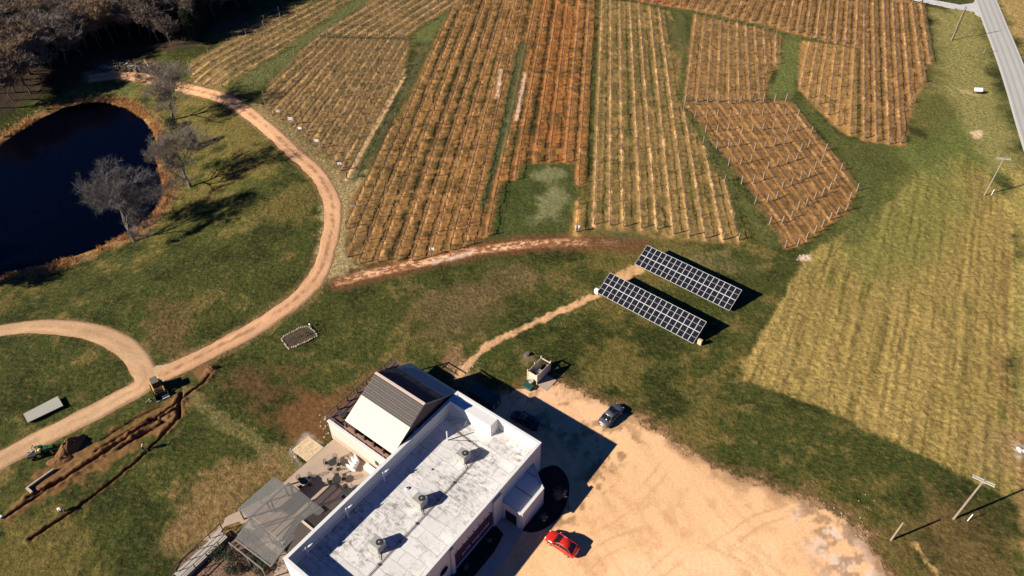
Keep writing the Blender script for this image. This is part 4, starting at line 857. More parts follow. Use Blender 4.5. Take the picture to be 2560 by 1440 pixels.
a2, d2, n2_, L2 = slope(vb_, he); rf = MB(); q = [np.array([x, 0, 0])+a2+d2*s+n2_*t for t in (-.06, .06) for s in (0, L2) for x in (u0, u1)]; rf.add(q, [(0, 2, 3, 1), (4, 5, 7, 6), (0, 1, 5, 4), (1, 3, 7, 5), (3, 2, 6, 7), (2, 0, 4, 6)]); rbo = rf.build('roof_back', 'greyroof', wg)
MB().bar((u0-.02, vr, hr+.10), (u1+.02, vr, hr+.10), .34, .14).build('ridge_cap', mat('ridge_metal', (.62, .48, .40), .6, .05), wg)
def rpanel(parent, a, d, n, s0, s1, x0, x1, nlines, dark):
    m = MB(); q = [np.array([x, 0, 0])+a+d*s+n*t for t in (.09, .14) for s in (s0, s1) for x in (x0, x1)]; m.add(q, [(0, 2, 3, 1), (4, 5, 7, 6), (0, 1, 5, 4), (1, 3, 7, 5), (3, 2, 6, 7), (2, 0, 4, 6)]); po = m.build('solar_panel', dark, parent)
    g = MB(); e = .016
    for s in (s0+.02, (s0+s1)/2, s1-.02): g.bar(np.array([x0, 0, 0])+a+d*s+n*.145, np.array([x1, 0, 0])+a+d*s+n*.145, e*1.7, .012, n)
    for x in (x0+.03, x1-.03): g.bar(np.array([x, 0, 0])+a+d*s0+n*.146, np.array([x, 0, 0])+a+d*s1+n*.146, e*1.6, .012, n)
    g.build('frame', M['rimb'] if dark == 'pvblack' else M['rimd'], po)
M['rimb'] = mat('panel_rims_pale', (.22, .16, .13), .6, .05); M['rimd'] = mat('panel_rims_dark', (.05, .05, .075), .5, .1); M['pvnavy'] = mat('navy_cells', (.008, .008, .016), .65, .2)
cw = (u1-u0)/4; s0 = L*.535; ph = (L*.985-s0)/5
for j in range(5):
    for i in range(4): rpanel(rfo, a, d, nn, s0+ph*j+.01, s0+ph*(j+1)-.01, u0+cw*i+.04, u0+cw*(i+1)-.04, 1, 'pvblack')
s0 = L2*.44; ph = (L2*.99-s0)/5
for j in range(5):
    for i in range(4): rpanel(rbo, a2, d2, n2_, s0+ph*j+.01, s0+ph*(j+1)-.01, u0+cw*i+.02, u0+cw*(i+1)-.02, 1, 'pvnavy')
# front opening with brown posts and boards, deck and railing
for i in range(6): MB().box(u0+.1+i*1.78, u0+.38+i*1.78, vf-.35, vf-.1, 3.9, he-.1).build('column', 'brown', wg)
MB().box(u0, u1-.2, vf-.2, vf-.12, 3.95, 4.75).build('brown_boards', 'brown', wg); MB().box(u0, u1-.2, vf-.45, vf-.02, 4.75, 4.85).build('sill', mat('brown_sill', (.30, .17, .12), .8, .15), wg)
MB().box(-13.15, u0+.3, 17.9, 31.4, 3.3, 3.5).build('deck_floor', mat('deck_boards', (.10, .055, .045), .85, .3, 3), wg)
MB().box(u0+.3, u1, 17.75, vf+.9, 3.3, 3.5).build('deck_floor', mat('deck_boards2', (.10, .055, .045), .85, .3, 3), wg)
rl = MB(); cs = [(-13.1, 17.9), (-13.1, 31.3)]; rl.bar((-13.1, 17.95, 4.55), (-13.1, 31.3, 4.55), .11); rl.bar((-13.1, 17.95, 3.95), (-13.1, 31.3, 3.95), .07); rl.bar((-13.1, 17.95, 4.55), (u0+.1, 17.95, 4.55), .11); rl.bar((-13.1, 17.95, 3.95), (u0, 17.95, 3.95), .07); rl.bar((-13.1, 31.3, 4.55), (u0, 31.3, 4.55), .11); rl.bar((-13.1, 31.3, 3.9), (u0, 31.3, 3.9), .07)
rl.build('railing', 'brown', wg)
for i in range(8): MB().box(-13.18, -13.0, 17.9+i*1.91, 18.08+i*1.91, 0 if i in (0, 7) else 3.3, 4.6).build('rail_post', 'brown', wg)
for x in (-11.6,): MB().box(x, x+.15, 17.88, 18.03, 3.4, 4.6).build('rail_post', 'brown', wg)
t = thing('fire_pit', 'dark round pit table on the deck corner', 'table', at_b(-11.6, 19.6, 3.5), BYAW); MB().disc((0, 0, 0), .55, .45, 18).build('body', 'brown', t); MB().disc((0, 0, .45), .45, .03, 18).build('basin', 'black', t)
t = thing('satellite_dish', 'small grey dish on the wall between the wing and the flat roof', 'dish', at_b(-.05, 22.6, 5.9), BYAW); MB().tube([(-.3, 0, -.4), (-.2, 0, .2)], .04, 6).build('bracket', 'black', t); MB().tube([(-.22, 0, .2), (-.32, -.03, .38)], [.16, .46], 16).build('bowl', 'steel', t)
for v in (28.9, 30.2): MB().box(-.3, 0, v, v+.3, 5.9, 6.25).build('wall_bracket', 'black', wg)
for u, w_ in ((-3.3, .5), (-2.4, .16)): MB().box(u, u+w_, 17.38, 17.46, 1.75, 2.5).build('wall_box', 'black', wg)

# ---------------------------------------------------------------- patio, path, pergolas, ramp
Z0 = .05
def flatpoly(name, pts, z, m, th=.2, kind='structure'): o = MB().poly(BP(pts), z-th, z).build(name, m); o['kind'] = kind; return o
flatpoly('patio', [(-12.1, 17.45), (0, 17.45), (0, 1.2), (-12.2, 1.2)], .06, 'concrete')
flatpoly('concrete_path', [(-12.2, 6.0), (-12.2, 1.2), (-13.1, -.4), (-12.6, -2.5), (-13.9, -3.3), (-14.6, -.6), (-13.2, 2.8)], .05, 'concrete')
flatpoly('near_walk', [(-4.2, 1.2), (0, 1.2), (0, -2.4), (-1.8, -2.4)], .055, 'concrete')
flatpoly('door_walk', [(14.5, 22.3), (18.1, 22.3), (18.4, 20), (18.7, 14), (18.9, -2), (17.0, -2), (16.9, 18), (16.4, 20.6), (14.5, 21.0)], .062, 'concrete2')
ms = MB(); r = random.Random(4); gx = 7; t = thing('stone_pad', 'square pad of yellow sandstone flags beside the patio', 'paving', at_b(-15.4, 12.6), BYAW)
cells = []
for i in range(6):
    y = i*.51; x = 0
    while x < 3.2: w_ = r.choice([.4, .55, .8]); w_ = min(w_, 3.25-x); ms.box(x+.012, x+w_-.012, y+.012, y+.498, 0, .07+r.uniform(0, .02)); x += w_
ms.build('flagstones', 'sandstone', t)
MB().poly(GP([(600, 1342), (586, 1340), (498, 1366), (470, 1385), (450, 1405), (436, 1430), (426, 1520), (800, 1640), (770, 1470), (702, 1412), (680, 1385)]), -.15, .045).build('mulch_bed', 'mulch')['kind'] = 'structure'
flatpoly('entrance_bed', [(17.9, 22.3)]+[tuple(q) for q in catmull([(17.9, 22.3), (19.1, 22.9), (20.1, 24.4), (20.6, 27.0), (20.0, 29.8), (18.7, 31.9), (17.1, 32.9), (15.6, 32.9), (14.6, 31.5)], .3)]+[(14.6, 29.6), (17.9, 27.2)], .07, 'darkmulch', .2)
flatpoly('wall_bed', [(14.5, 20.9), (16.3, 20.5), (16.8, 18), (16.9, -2), (14.5, -2)], .066, 'darkmulch', .2)
def shrub(u, v, h, lab, s=0, m='shrub', rad=.8): place_tree(leafy(200+s, h, rad, 900, .10, m, False), at_b(u, v, .05), lab, 'shrub', name='shrub')
for i, (u, v, h, lab) in enumerate([(-6.3, -1.1, 1.2, 'grey-green shrub under the front edge of the big pergola, nearest its middle'), (-8.6, -2.6, 1.4, 'dark green shrub in the bark bed below the big pergola'), (-7.4, -3.6, 1.1, 'low shrub in the bark bed at the lower picture edge'), (-4.6, -1.2, 1.0, 'shrub at the right end of the bark bed, near the building corner'), (-9.6, .2, 1.0, 'brownish shrub at the left pergola post'), (-10.6, -3.4, .8, 'small rusty shrub in the bark bed by the ramp'), (-1.5, 1.5, 1.3, 'dark shrub between the brown porch roof and the building')]): shrub(u, v, h, lab, i)
def twiggy(u, v, h, lab, m='twig', n=260, s=1):
    r = random.Random(s); q = MB()
    for k in range(n//8):
        a_ = r.uniform(0, 6.28); t_ = r.uniform(.1, .9); p0 = (0, 0, 0); p1 = (math.cos(a_)*t_*h*.3, math.sin(a_)*t_*h*.3, h*.5); p2 = (math.cos(a_)*t_*h*.6+r.gauss(0, .1), math.sin(a_)*t_*h*.6+r.gauss(0, .1), h*r.uniform(.7, 1)); q.tube([p0, p1, p2], [.03, .02, .008], 3, False)
        for j in range(6): f = r.random(); c = [p1[i]+(p2[i]-p1[i])*f for i in range(3)]; q.tube([c, (c[0]+r.gauss(0, .2), c[1]+r.gauss(0, .2), c[2]+r.uniform(.05, .35))], [.012, .004], 3, False)
    t = thing('bare_shrub', lab, 'shrub', at_b(u, v, .06)); q.build('twigs', m, t)
twiggy(19.2, 28.8, 2.1, 'pale bare shrub in the dark bed beyond the entrance porch', 'twig', 400, 3); twiggy(19.3, 25.0, 1.2, 'low bare shrub in the dark bed right of the porch', 'twig', 200, 4)
for i, (u, v) in enumerate([(15.5, 18.5), (15.6, 14), (15.5, 9.5)]): twiggy(u, v, .8, 'small bare shrub in the bed below the banner, %s' % ('nearest the porch', 'middle of the three', 'nearest the picture edge')[i], 'twig', 120, 7+i)
pg = mat('pergola_wood', (.44, .39, .33), .85, .15, 3); M['perg'] = mat('pergola_slats', (.19, .182, .168), .85, .15, 3)
def pergola(lab, u0, u1, v0, v1, z, posts, step, roofshape=None):
    t = thing('pergola', lab, 'pergola', N3, BYAW)
    for (u, v) in posts: MB().box(u-.09, u+.09, v-.09, v+.09, 0, z-.1).build('post', 'wood', t)
    for (x0, x1, y0, y1) in ((u0, u1, v0, v0), (u0, u1, v1, v1), (u0, u0, v0, v1), (u1, u1, v0, v1)): MB().bar((x0, y0, z), (x1, y1, z), .12, .2).build('beam', 'perg', t)
    L = MB(); k = u0+step
    return t
def lattice(t, c00, c10, c01, c11, z, step, name='lattice', w=.045, diag=False):
    L = MB(); c00, c10, c01, c11 = [np.array(c, float) for c in (c00, c10, c01, c11)]; n = int(np.linalg.norm(c01-c00)/step)
    for k in range(1, n):
        f = k/n; a = c00+(c01-c00)*f; b_ = c10+(c11-c10)*f; L.bar((*a, z[0]+(z[1]-z[0])*f), (*b_, z[0]+(z[1]-z[0])*f), w, .03)
    return L.build(name, 'perg', t)
t1 = pergola('small pergola with a low lattice roof on the lawn side of the patio', -12.0, -10.0, 1.75, 7.5, 2.62, [(-12, 1.75), (-10.05, 1.75), (-12, 7.5), (-10.05, 7.5), (-12, 4.6), (-10.05, 4.6)], .25)
lattice(t1, (-12, 1.8), (-10, 1.8), (-12, 7.45), (-10, 7.45), (2.70, 2.70), .13, w=.09); lattice(t1, (-12, 1.8), (-12, 7.45), (-10, 1.8), (-10, 7.45), (2.66, 2.66), .3, 'rafters', .07)
t2 = pergola('large pergola with a wide pale lattice roof against the flat-roofed building', -9.6, -2.9, 1.8, 8.0, 3.0, [(-9.5, 1.8), (-9.5, 8.0), (-6.3, 8.0), (-3.1, 8.0), (-6.3, 1.8), (-9.5, 4.9)], .25)
lattice(t2, (-9.6, 1.9), (-2.9, 1.9), (-9.6, 7.95), (-2.9, 7.95), (3.12, 3.12), .17, w=.085); lattice(t2, (-9.6, 1.9), (-9.6, 7.95), (-2.9, 1.9), (-2.9, 7.95), (3.05, 3.05), .85, 'rafters', .12)
lattice(t2, (-9.6, 1.9), (-9.6, 7.95), (-2.9, 1.9), (-2.9, 7.95), (3.16, 3.16), .24, 'lattice', .07)
MB().bar((-8.6, -1.2, 2.85), (-2.4, -.8, 2.85), .13, .2).build('beam', 'perg', t2); MB().bar((-8.6, -1.2, 2.85), (-9.6, 1.8, 3.0), .12, .2).build('beam', 'perg', t2); MB().bar((-2.4, -.8, 2.85), (-2.9, 1.8, 3.0), .12, .2).build('beam', 'perg', t2)
lattice(t2, (-8.6, -1.1), (-2.4, -.7), (-9.55, 1.75), (-2.95, 1.75), (2.95, 3.1), .14, w=.08); lattice(t2, (-8.7, -1.1), (-9.6, 1.75), (-2.4, -.75), (-2.95, 1.75), (2.9, 3.0), .8, 'rafters', .08)
MB().bar((-9.2, -1.9, 2.55), (-3.0, -1.6, 2.55), .12, .16).build('gutter_beam', 'perg', t2)
for u, v in ((-9.1, -1.85), (-6.1, -1.7), (-3.1, -1.6)): MB().bar((u, v, 0), (u, v, 2.6), .13).build('post', 'wood', t2)
# dark iron pergola frame whose shadow crosses the patio, and the brown porch roof
t = thing('porch', 'small brown-shingled gabled porch roof against the left wall', 'porch', N3, BYAW)
m = MB(); u_, z1_, z2_ = -3.6, 2.75, 3.55
m.add([(u_, 1.6, z1_), (-.05, 1.6, z1_), (-.05, 5.2, z2_), (u_, 5.2, z2_), (u_, 1.6, z1_-.1), (-.05, 1.6, z1_-.1), (-.05, 5.2, z2_-.1), (u_, 5.2, z2_-.1)], [(0, 1, 2, 3), (7, 6, 5, 4), (0, 4, 5, 1), (3, 7, 4, 0), (1, 5, 6, 2)]); m.build('roof', 'brown2', t)
m = MB(); m.add([(u_, 8.7, z1_), (-.05, 8.7, z1_), (-.05, 5.25, z2_), (u_, 5.25, z2_), (u_, 8.7, z1_-.1), (-.05, 8.7, z1_-.1), (-.05, 5.25, z2_-.1), (u_, 5.25, z2_-.1)], [(3, 2, 1, 0), (4, 5, 6, 7), (1, 5, 4, 0), (0, 4, 7, 3), (2, 6, 5, 1)]); m.build('roof', 'brown2', t)
MB().box(u_, -.05, 5.1, 5.35, z2_+.0, z2_+.12).build('ridge', mat('ridge_boards', (.55, .46, .38), .8, .1), t)
for v in (1.9, 8.4): MB().box(u_+.1, u_+.24, v-.07, v+.07, 0, 2.7).build('post', 'wood', t)
# ramp
def rot2(p): return p
t = thing('ramp', 'grey wooden ramp with dark handrails leading down from the patio', 'ramp', (0, 0, 0)); A = np.array(G(561, 1342)); B = np.array(G(445, 1452)); d_ = (B-A)/np.linalg.norm(B-A); n_ = np.array([-d_[1], d_[0]]); L_ = np.linalg.norm(B-A)
if n_[0] > 0: n_ = -n_
def rp(s, o, z): q = A+d_*s+n_*o; return (q[0], q[1], z)
m = MB()
for k in range(int(L_/.16)): m.bar(rp(k*.16, -.75, .62), rp(k*.16, .75, .62), .145, .05)
m.build('deck_boards', 'concrete2', t); MB().bar(rp(0, .74, .3), rp(L_, .74, .3), .08, .6).build('side_board', 'wood', t); MB().bar(rp(0, -.74, .3), rp(L_, -.74, .3), .08, .6).build('side_board', 'wood', t)
for o_ in (-.85, .85):
    MB().bar(rp(-.6, o_, 1.62), rp(L_, o_, 1.62), .10, .10).build('handrail', 'brown2' if o_ > 0 else 'wood', t); MB().bar(rp(-.6, o_, 1.1), rp(L_, o_, 1.1), .05, .05).build('lower_rail', 'brown', t)
    for k in range(5): MB().bar(rp(-.5+k*L_/4*1.02, o_, 0), rp(-.5+k*L_/4*1.02, o_, 1.62), .09).build('rail_post', 'brown', t)
t = thing('bed_edging', 'curved dark metal edging round the bark bed beside the ramp', 'edging', (0, 0, 0)); MB().tube([(*G(x, y), .12) for x, y in [(492, 1370), (470, 1385), (452, 1402), (440, 1425), (436, 1450)]], .06, 5).build('edge', 'brown', t)
# patio furniture
def round_chair():
    t = thing('patio_chair', 'x', 'chair'); s = MB(); s.tube([(0, 0, .42), (0, 0, .44)], [.24, .24], 14); [s.tube([(-.24, y, .45), (.24, y, .45)], .012, 4) for y in (-.15, -.05, .05, .15)]; s.build('seat', 'black', t)
    k = MB(); ring = [(.27*math.cos(a_), -.22-.12*0-.06*math.sin(a_), .72+.27*math.sin(a_)) for a_ in np.linspace(0, 6.283, 15)]; k.tube(ring, .025, 4, False); [k.tube([(x, -.22, .5), (x*1.05, -.26, .92)], .014, 4) for x in (-.16, -.08, 0, .08, .16)]; k.build('backrest', 'black', t)
    for x in (-.2, .2):
        for y in (-.2, .2): MB().tube([(x, y, .43), (x*1.15, y*1.2, 0)], .018, 4).build('leg', 'black', t)
    for x in (-.26, .26): MB().tube([(x, -.22, .66), (x*1.05, .15, .64), (x, .2, .44)], .018, 4).build('armrest', 'black', t)
    return t
def round_table():
    t = thing('patio_table', 'x', 'table'); MB().tube([(0, 0, .70), (0, 0, .73)], [.5, .5], 20).build('tabletop', 'black', t)
    for k in range(3): a_ = k*2.09; MB().tube([(.3*math.cos(a_), .3*math.sin(a_), .7), (.1*math.cos(a_), .1*math.sin(a_), .35), (.38*math.cos(a_), .38*math.sin(a_), 0)], .025, 5).build('leg', 'black', t)
    return t
C0 = T0 = None
for i, (u, v, nm) in enumerate([(-8.75, 14.35, 'nearest the folded umbrellas'), (-6.3, 12.9, 'in the middle of the patio'), (-3.55, 12.55, 'closest to the flat-roofed building'), (-9.6, 10.1, 'beside the pergola corner')]):
    lab = 'black metal table with a round mesh top, %s' % nm
    if T0 is None: T0 = round_table(); T0['label'] = lab; T0.location = at_b(u, v, .06); T0['group'] = 'black patio tables'; T0.scale = (1.2,)*3
    else: dup(T0, at_b(u, v, .06), i, lab)
    for k in range(4):
        a_ = k*math.pi/2+.5+i*.4; x = u+.88*math.cos(a_); y = v+.88*math.sin(a_); rz = BYAW+a_+math.pi/2
        cl = 'black mesh chair with a round back at the table %s' % nm
        if C0 is None: C0 = round_chair(); C0['label'] = cl; C0.location = at_b(x, y, .06); C0.rotation_euler = (0, 0, rz); C0['group'] = 'chairs at the table '+nm; C0.scale = (1.22,)*3
        else: dup(C0, at_b(x, y, .06), rz, cl, group='chairs at the table '+nm)
# folded umbrellas, benches
for i in range(4):
    t = thing('folded_umbrella', 'white folded parasol lying in the heap by the cream wall, %s' % ('nearest the wall', 'second from the wall', 'third from the wall', 'the outermost one')[i], 'parasol', at_b(-6.0+.18*i, 16.5-.34*i, .06+.03*i), BYAW+2.65+.16*i, 'folded white parasols')
    MB().tube([(0, 0, .28), (.5, 0, .34), (1.6, 0, .22), (2.0, 0, .15)], [.10, .34, .20, .05], 10).build('canopy', 'white', t); MB().tube([(-.1, 0, .25), (3.1, 0, .12)], .035, 6).build('pole', 'wood', t)
for i, (a_, b_) in enumerate([(-5.0, -2.6), (-2.3, -.4)]):
    t = thing('buffet_table', 'white table along the foot of the cream wall, %s' % ('the longer left one' if i == 0 else 'the shorter right one'), 'table', at_b(a_, 16.5), BYAW); MB().box(0, b_-a_, 0, .75, .72, .78).build('tabletop', 'white', t); MB().box(.03, b_-a_-.03, .03, .72, .02, .71).build('cloth', 'white', t)

# ---------------------------------------------------------------- ground-mounted solar arrays
SY, TI, SW_, SZ = -.699, .537, 4.27, .60
def solar_array(x, y, lab):
    t = thing('solar_array', lab, 'solar panels', (x, y, 0), SY, 'ground solar arrays'); ct, st = math.cos(TI), math.sin(TI); pl, ph = 1.05, SW_/2
    def pt(u, s, h=0.): return (u, s*ct-h*st, SZ+s*st+h*ct)
    for i in range(18):
        for j in range(2):
            m = MB(); a_, b_ = i*pl+.01, (i+1)*pl-.01; c_, d_ = j*ph+.01, (j+1)*ph-.01
            q = [pt(u, s, h) for h in (-.04, 0) for s in (c_, d_) for u in (a_, b_)]; m.add(q, [(0, 2, 3, 1), (4, 5, 7, 6), (0, 1, 5, 4), (1, 3, 7, 5), (3, 2, 6, 7), (2, 0, 4, 6)]); po = m.build('solar_panel', 'cells', t)
            g = MB(); up = (0, -st, ct); e = .05
            for u in (a_+.02, b_-.02): g.bar(pt(u, c_, .006), pt(u, d_, .006), e, .014, up)
            for s, w_ in ((c_+.02, e*1.3), ((c_+d_)/2, e*.75), (d_-.02, e*1.3)): g.bar(pt(a_, s, .007), pt(b_, s, .007), w_, .014, up)
            g.build('frame', 'alu', po)
    for u in (.6, 4.9, 9.4, 14, 18.3):
        MB().bar((u, SW_*.78*ct, -.3), pt(u, SW_*.78, -.1), .1).build('leg', 'steel', t); MB().bar((u, SW_*.2*ct, -.3), pt(u, SW_*.2, -.1), .1).build('leg', 'steel', t)
    for s in (.2, .78): MB().bar(pt(0, SW_*s, -.09), pt(18*pl, SW_*s, -.09), .09).build('rail', 'steel', t)
solar_array(22.30, 99.61, 'long tilted solar array nearer the vine rows'); solar_array(14.76, 91.98, 'long tilted solar array nearer the buildings')
def cabinet(px, py, lab, m): t = thing('electric_cabinet', lab, 'cabinet', g3(px, py), SY); MB().box(-.35, .35, -.25, .25, .25, 1.15).build('casing', m, t); MB().box(-.3, .3, -.27, -.25, .3, 1.1).build('door', m, t); MB().box(-.28, .28, -.05, .05, -.1, .25).build('base', 'steel', t)
cabinet(1491, 735, 'white electric cabinet at the left end of the nearer solar array', 'signwhite'); cabinet(1748, 862, 'pale yellow electric cabinet at the right end of the nearer solar array', 'sandstone')

# ---------------------------------------------------------------- cars
def car(lab, x, y, rz, paint, L=4.6, Wd=1.8, Ht=1.48, hatch=False):
    t = thing('parked_car', lab, 'car', (x, y, .05), rz); h = Wd/2; B = MB()
    # stations along the length: x, half width, sill, belt height, nose rounding
    st = [(-L/2, .80, .42, .78), (-L/2+.12, .93, .28, .93), (-L/2+.55, .985, .22, 1.00), (-L*.2, 1., .20, .97), (.2, 1., .20, .93), (L*.22, .99, .20, .90), (L*.34, .975, .22, .83), (L*.44, .92, .25, .72), (L/2-.04, .80, .32, .60), (L/2, .66, .40, .52)]
    rings = []
    for px, w, lo, zt_ in st:
        w *= h; rings.append([(px, -w*.82, lo), (px, -w, lo+.14), (px, -w, (lo+zt_)/2+.05), (px, -w*.96, zt_-.09), (px, -w*.84, zt_), (px, -w*.4, zt_+.035), (px, w*.4, zt_+.035), (px, w*.84, zt_), (px, w*.96, zt_-.09), (px, w, (lo+zt_)/2+.05), (px, w, lo+.14), (px, w*.82, lo)])
    B.loft(rings); body = B.build('body', paint, t, True)
    r0, r1, f1, f0 = (-L/2+.30, -L/2+1.05, L*.02, L*.235) if hatch else (-L*.36, -L*.19, L*.04, L*.235)
    C_ = MB(); zb = .90; cs = [(r0, .80, zb), (r0+(r1-r0)*.55, .80, zb+(Ht-zb)*.66), (r1, .74, Ht-.05), ((r1+f1)/2, .73, Ht), (f1, .74, Ht-.05), (f0-(f0-f1)*.5, .80, zb+(Ht-zb)*.55), (f0, .82, zb)]
    rings = [[(x_, -h*.90, zb-.05), (x_, -h*w*.96-(.07 if z_ < Ht-.2 else .0), max(zb, z_-.10)), (x_, -h*w*.86, z_), (x_, h*w*.86, z_), (x_, h*w*.96+(.07 if z_ < Ht-.2 else 0), max(zb, z_-.10)), (x_, h*.90, zb-.05)] for x_, w, z_ in cs]
    C_.loft(rings); C_.build('window', 'glass', t, True)
    Rf = MB(); rings = [[(x_, -h*w*.88, z_-.02), (x_, -h*w*.80, z_+.025), (x_, h*w*.80, z_+.025), (x_, h*w*.88, z_-.02)] for x_, w, z_ in ((r1-.03, .76, Ht-.06), ((r1+f1)/2, .76, Ht), (f1+.03, .76, Ht-.06))]; Rf.loft(rings); Rf.build('roof', paint, t, True)
    P_ = MB()
    for sy in (-1, 1):
        P_.tube([(r0, sy*h*.86, zb), (r0+(r1-r0)*.55, sy*h*.80, zb+(Ht-zb)*.66), (r1, sy*h*.66, Ht-.04), (f1, sy*h*.66, Ht-.04), (f0-(f0-f1)*.5, sy*h*.80, zb+(Ht-zb)*.55), (f0, sy*h*.86, zb)], .05, 5); P_.bar((-.1, sy*h*.90, zb), (-.1, sy*h*.66, Ht-.05), .07)
    P_.build('pillar', paint, t, True)
    for sx in (-L*.29, L*.30):
        for sy in (-1, 1):
            w_ = MB().wheel((sx, sy*(h-.10), .32), .33, .22, (0, 1, 0), 18).build('wheel', 'rubber', t); MB().wheel((sx, sy*(h+.01), .32), .22, .04, (0, 1, 0), 12).build('rim', 'chrome', w_)
    for sy in (-1, 1):
        MB().blob((L/2-.16, sy*h*.62, .58), .17, 1, 6, .05, .55).build('headlight', 'lampw', t, True); MB().blob((-L/2+.10, sy*h*.70, .80), .16, 2, 6, .05, .8).build('tail_light', 'lampr', t, True)
        MB().blob((f0-.25, sy*(h+.08), .98), .11, 3, 6, .1, .8).build('mirror', paint, t, True); MB().box(-.45, -.25, sy*h-.012, sy*h+.012, .74, .77).build('door_handle', 'chrome', t)
    MB().box(-L/2-.02, -L/2+.02, -.26, .26, .56, .68).build('number_plate', 'signwhite', t); MB().box(-L/2+.0, -L/2+.06, -.62, .62, .85, .89).build('trunk_trim', 'chrome', t)
    MB().box(L/2-.06, L/2+.02, -.4, .4, .34, .46).build('grille', 'black', t)
    return t
rz = math.atan2(46.7-43.9, 4.55-8.3)
car('glossy red hatchback on the sunlit gravel near the entrance', 6.3, 45.35, rz, 'red', 4.45, 1.78, 1.5, True)
rz = math.atan2(67.3-63.6, 16.2-13.0)
car('dark grey sedan parked alone at the grass edge of the lot', 14.55, 65.5, rz, 'greycar', 4.75, 1.85, 1.45)
rz = math.atan2(66.0-62.6, -.2-4.9)
car('black car in the shadow just behind the white building', 2.0, 64.6, rz, 'blackcar', 4.8, 1.85, 1.45)

# ---------------------------------------------------------------- green container, bin store, bins
t = thing('green_container', 'dark green open-topped waste container in the shade behind the wing', 'container', at_b(-1.45, 34.9), BYAW)
m = MB(); m.box(0, 4.6, 0, .08, .2, 1.75); m.box(0, 4.6, 1.9, 1.98, .2, 1.75); m.box(0, .08, .08, 1.9, .2, 1.75); m.box(4.52, 4.6, .08, 1.9, .2, 1.75); m.build('side_wall', 'dgreen', t); MB().box(.08, 4.52, .08, 1.9, .2, .28).build('floor', 'darkin', t)
m = MB(); [m.box(x, x+.08, -.05, 0, .25, 1.7) for x in np.linspace(.3, 4.2, 7)]; m.build('rib', 'dgreen', t); MB().box(.05, 4.55, -.03, 2.0, 1.75, 1.84).build('lid', 'dgreen', t); MB().box(4.6, 4.64, .25, .5, .6, 1.2).build('sticker', 'alu', t); MB().box(4.6, 4.64, 1.3, 1.55, .6, 1.2).build('sticker', 'alu', t)
E1 = np.array(G(1319, 948)); E2 = np.array(G(1339.5, 960)); eu = (E2-E1)/np.linalg.norm(E2-E1); ev = np.array([-eu[1], eu[0]]); ez = math.atan2(eu[1], eu[0]); ew = np.linalg.norm(E2-E1)*1.12
t = thing('bin_enclosure', 'pale board enclosure for bins at the grass edge of the lot', 'enclosure', (*E1, 0), ez)
m = MB(); m.box(0, ew, 0, .06, .05, 1.95); m.box(ew-.06, ew, .06, 3.5, .05, 1.95); m.box(0, .06, .06, 3.5, .05, 1.95); m.build('board_wall', 'galvgate', t)
MB().box(0, ew, 3.46, 3.52, 1.75, 1.95).build('top_rail', 'galvgate', t); MB().box(0, ew, 3.46, 3.52, .9, 1.05).build('top_rail', 'galvgate', t)
for x, y in ((0, 0), (ew, 0), (0, 1.8), (0, 3.5), (ew, 3.5)): MB().box(x-.07, x+.07, y-.07, y+.07, -.2, 2.3).build('post', 'galvgate', t)
tb = thing('wheelie_bin', 'dark bin standing inside the board enclosure', 'bin', (*(E1+eu*.9+ev*1.5), 0), ez); MB().box(-.45, .45, -.5, .5, .1, 1.1).build('body', 'black', tb); MB().box(-.48, .48, -.55, .52, 1.1, 1.17).build('lid', 'steel', tb)
t = thing('concrete_slab', 'tan concrete slab at the foot of the bin enclosure', 'slab', (*(E1+eu*(ew+.05)-ev*.2), 0), ez); MB().box(0, 1.9, 0, 2.7, -.1, .09).build('slab', 'concrete', t)
q = E1+eu*1.05-ev*.55; t = thing('trash_can', 'round silver-rimmed trash can in front of the board enclosure', 'bin', (*q, .03)); MB().disc((0, 0, 0), .28, .85, 16, .32).build('body', 'steel', t); r_ = MB(); r_.tube([(.33*math.cos(a_), .33*math.sin(a_), .86) for a_ in np.linspace(0, 6.283, 17)], .05, 5, False); r_.build('rim', 'alu', t); MB().disc((0, 0, .80), .26, .03, 14).build('liner', 'black', t)
q = E1+eu*.55-ev*1.25; t = thing('green_crate', 'low dark green crate in front of the trash can', 'crate', (*q, .03), ez); MB().box(-.15, 1.25, -.5, .35, 0, .5).build('body', 'dgreen', t); MB().box(-.2, 1.3, -.55, .4, .5, .56).build('lid', 'dgreen', t)
t = thing('ground_hole', 'small dark tree stump in a bare patch above the enclosure', 'stump', g3(1317, 888)); MB().disc((0, 0, 0), .45, .4, 12, .38).build('stump', 'bark', t)

# ---------------------------------------------------------------- poles, signs and small things by the road
def pole(px, py, h, lab, arm=None, rad=.14, lean=(0, 0)):
    p = g3(px, py); t = thing('utility_pole', lab, 'pole', p); MB().tube([(0, 0, -.5), (lean[0]*.5, lean[1]*.5, h*.5), (lean[0], lean[1], h)], [rad*1.15, rad, rad*.8], 10).build('pole', 'wood', t)
    if arm:
        ca, sa = math.cos(arm), math.sin(arm)
        c = MB(); [c.bar((-1.25*ca+o_*sa, -1.25*sa-o_*ca, h-.3), (1.25*ca+o_*sa, 1.25*sa-o_*ca, h-.3), .12, .14) for o_ in (-.17, .17)]; c.build('crossarm', M['paleb'], t)
        for s in (-1.15, -.05, 1.15): MB().tube([(s*ca, s*sa, h-.25), (s*ca, s*sa, h+.05)], [.06, .05], 8).build('insulator', 'steel', t)
        b_ = MB(); b_.bar((-.55*ca, -.55*sa, h-.33), (0, 0, h-.95), .05); b_.bar((.55*ca, .55*sa, h-.33), (0, 0, h-.95), .05); b_.build('brace', 'steel', t)
    return t
M['paleb'] = mat('pale_crossarm', (.40, .37, .31), .8, .1)
pole(2384, 1297.5, 9.2, 'wooden utility pole with double crossarm near the lower right corner', -.62, .13)
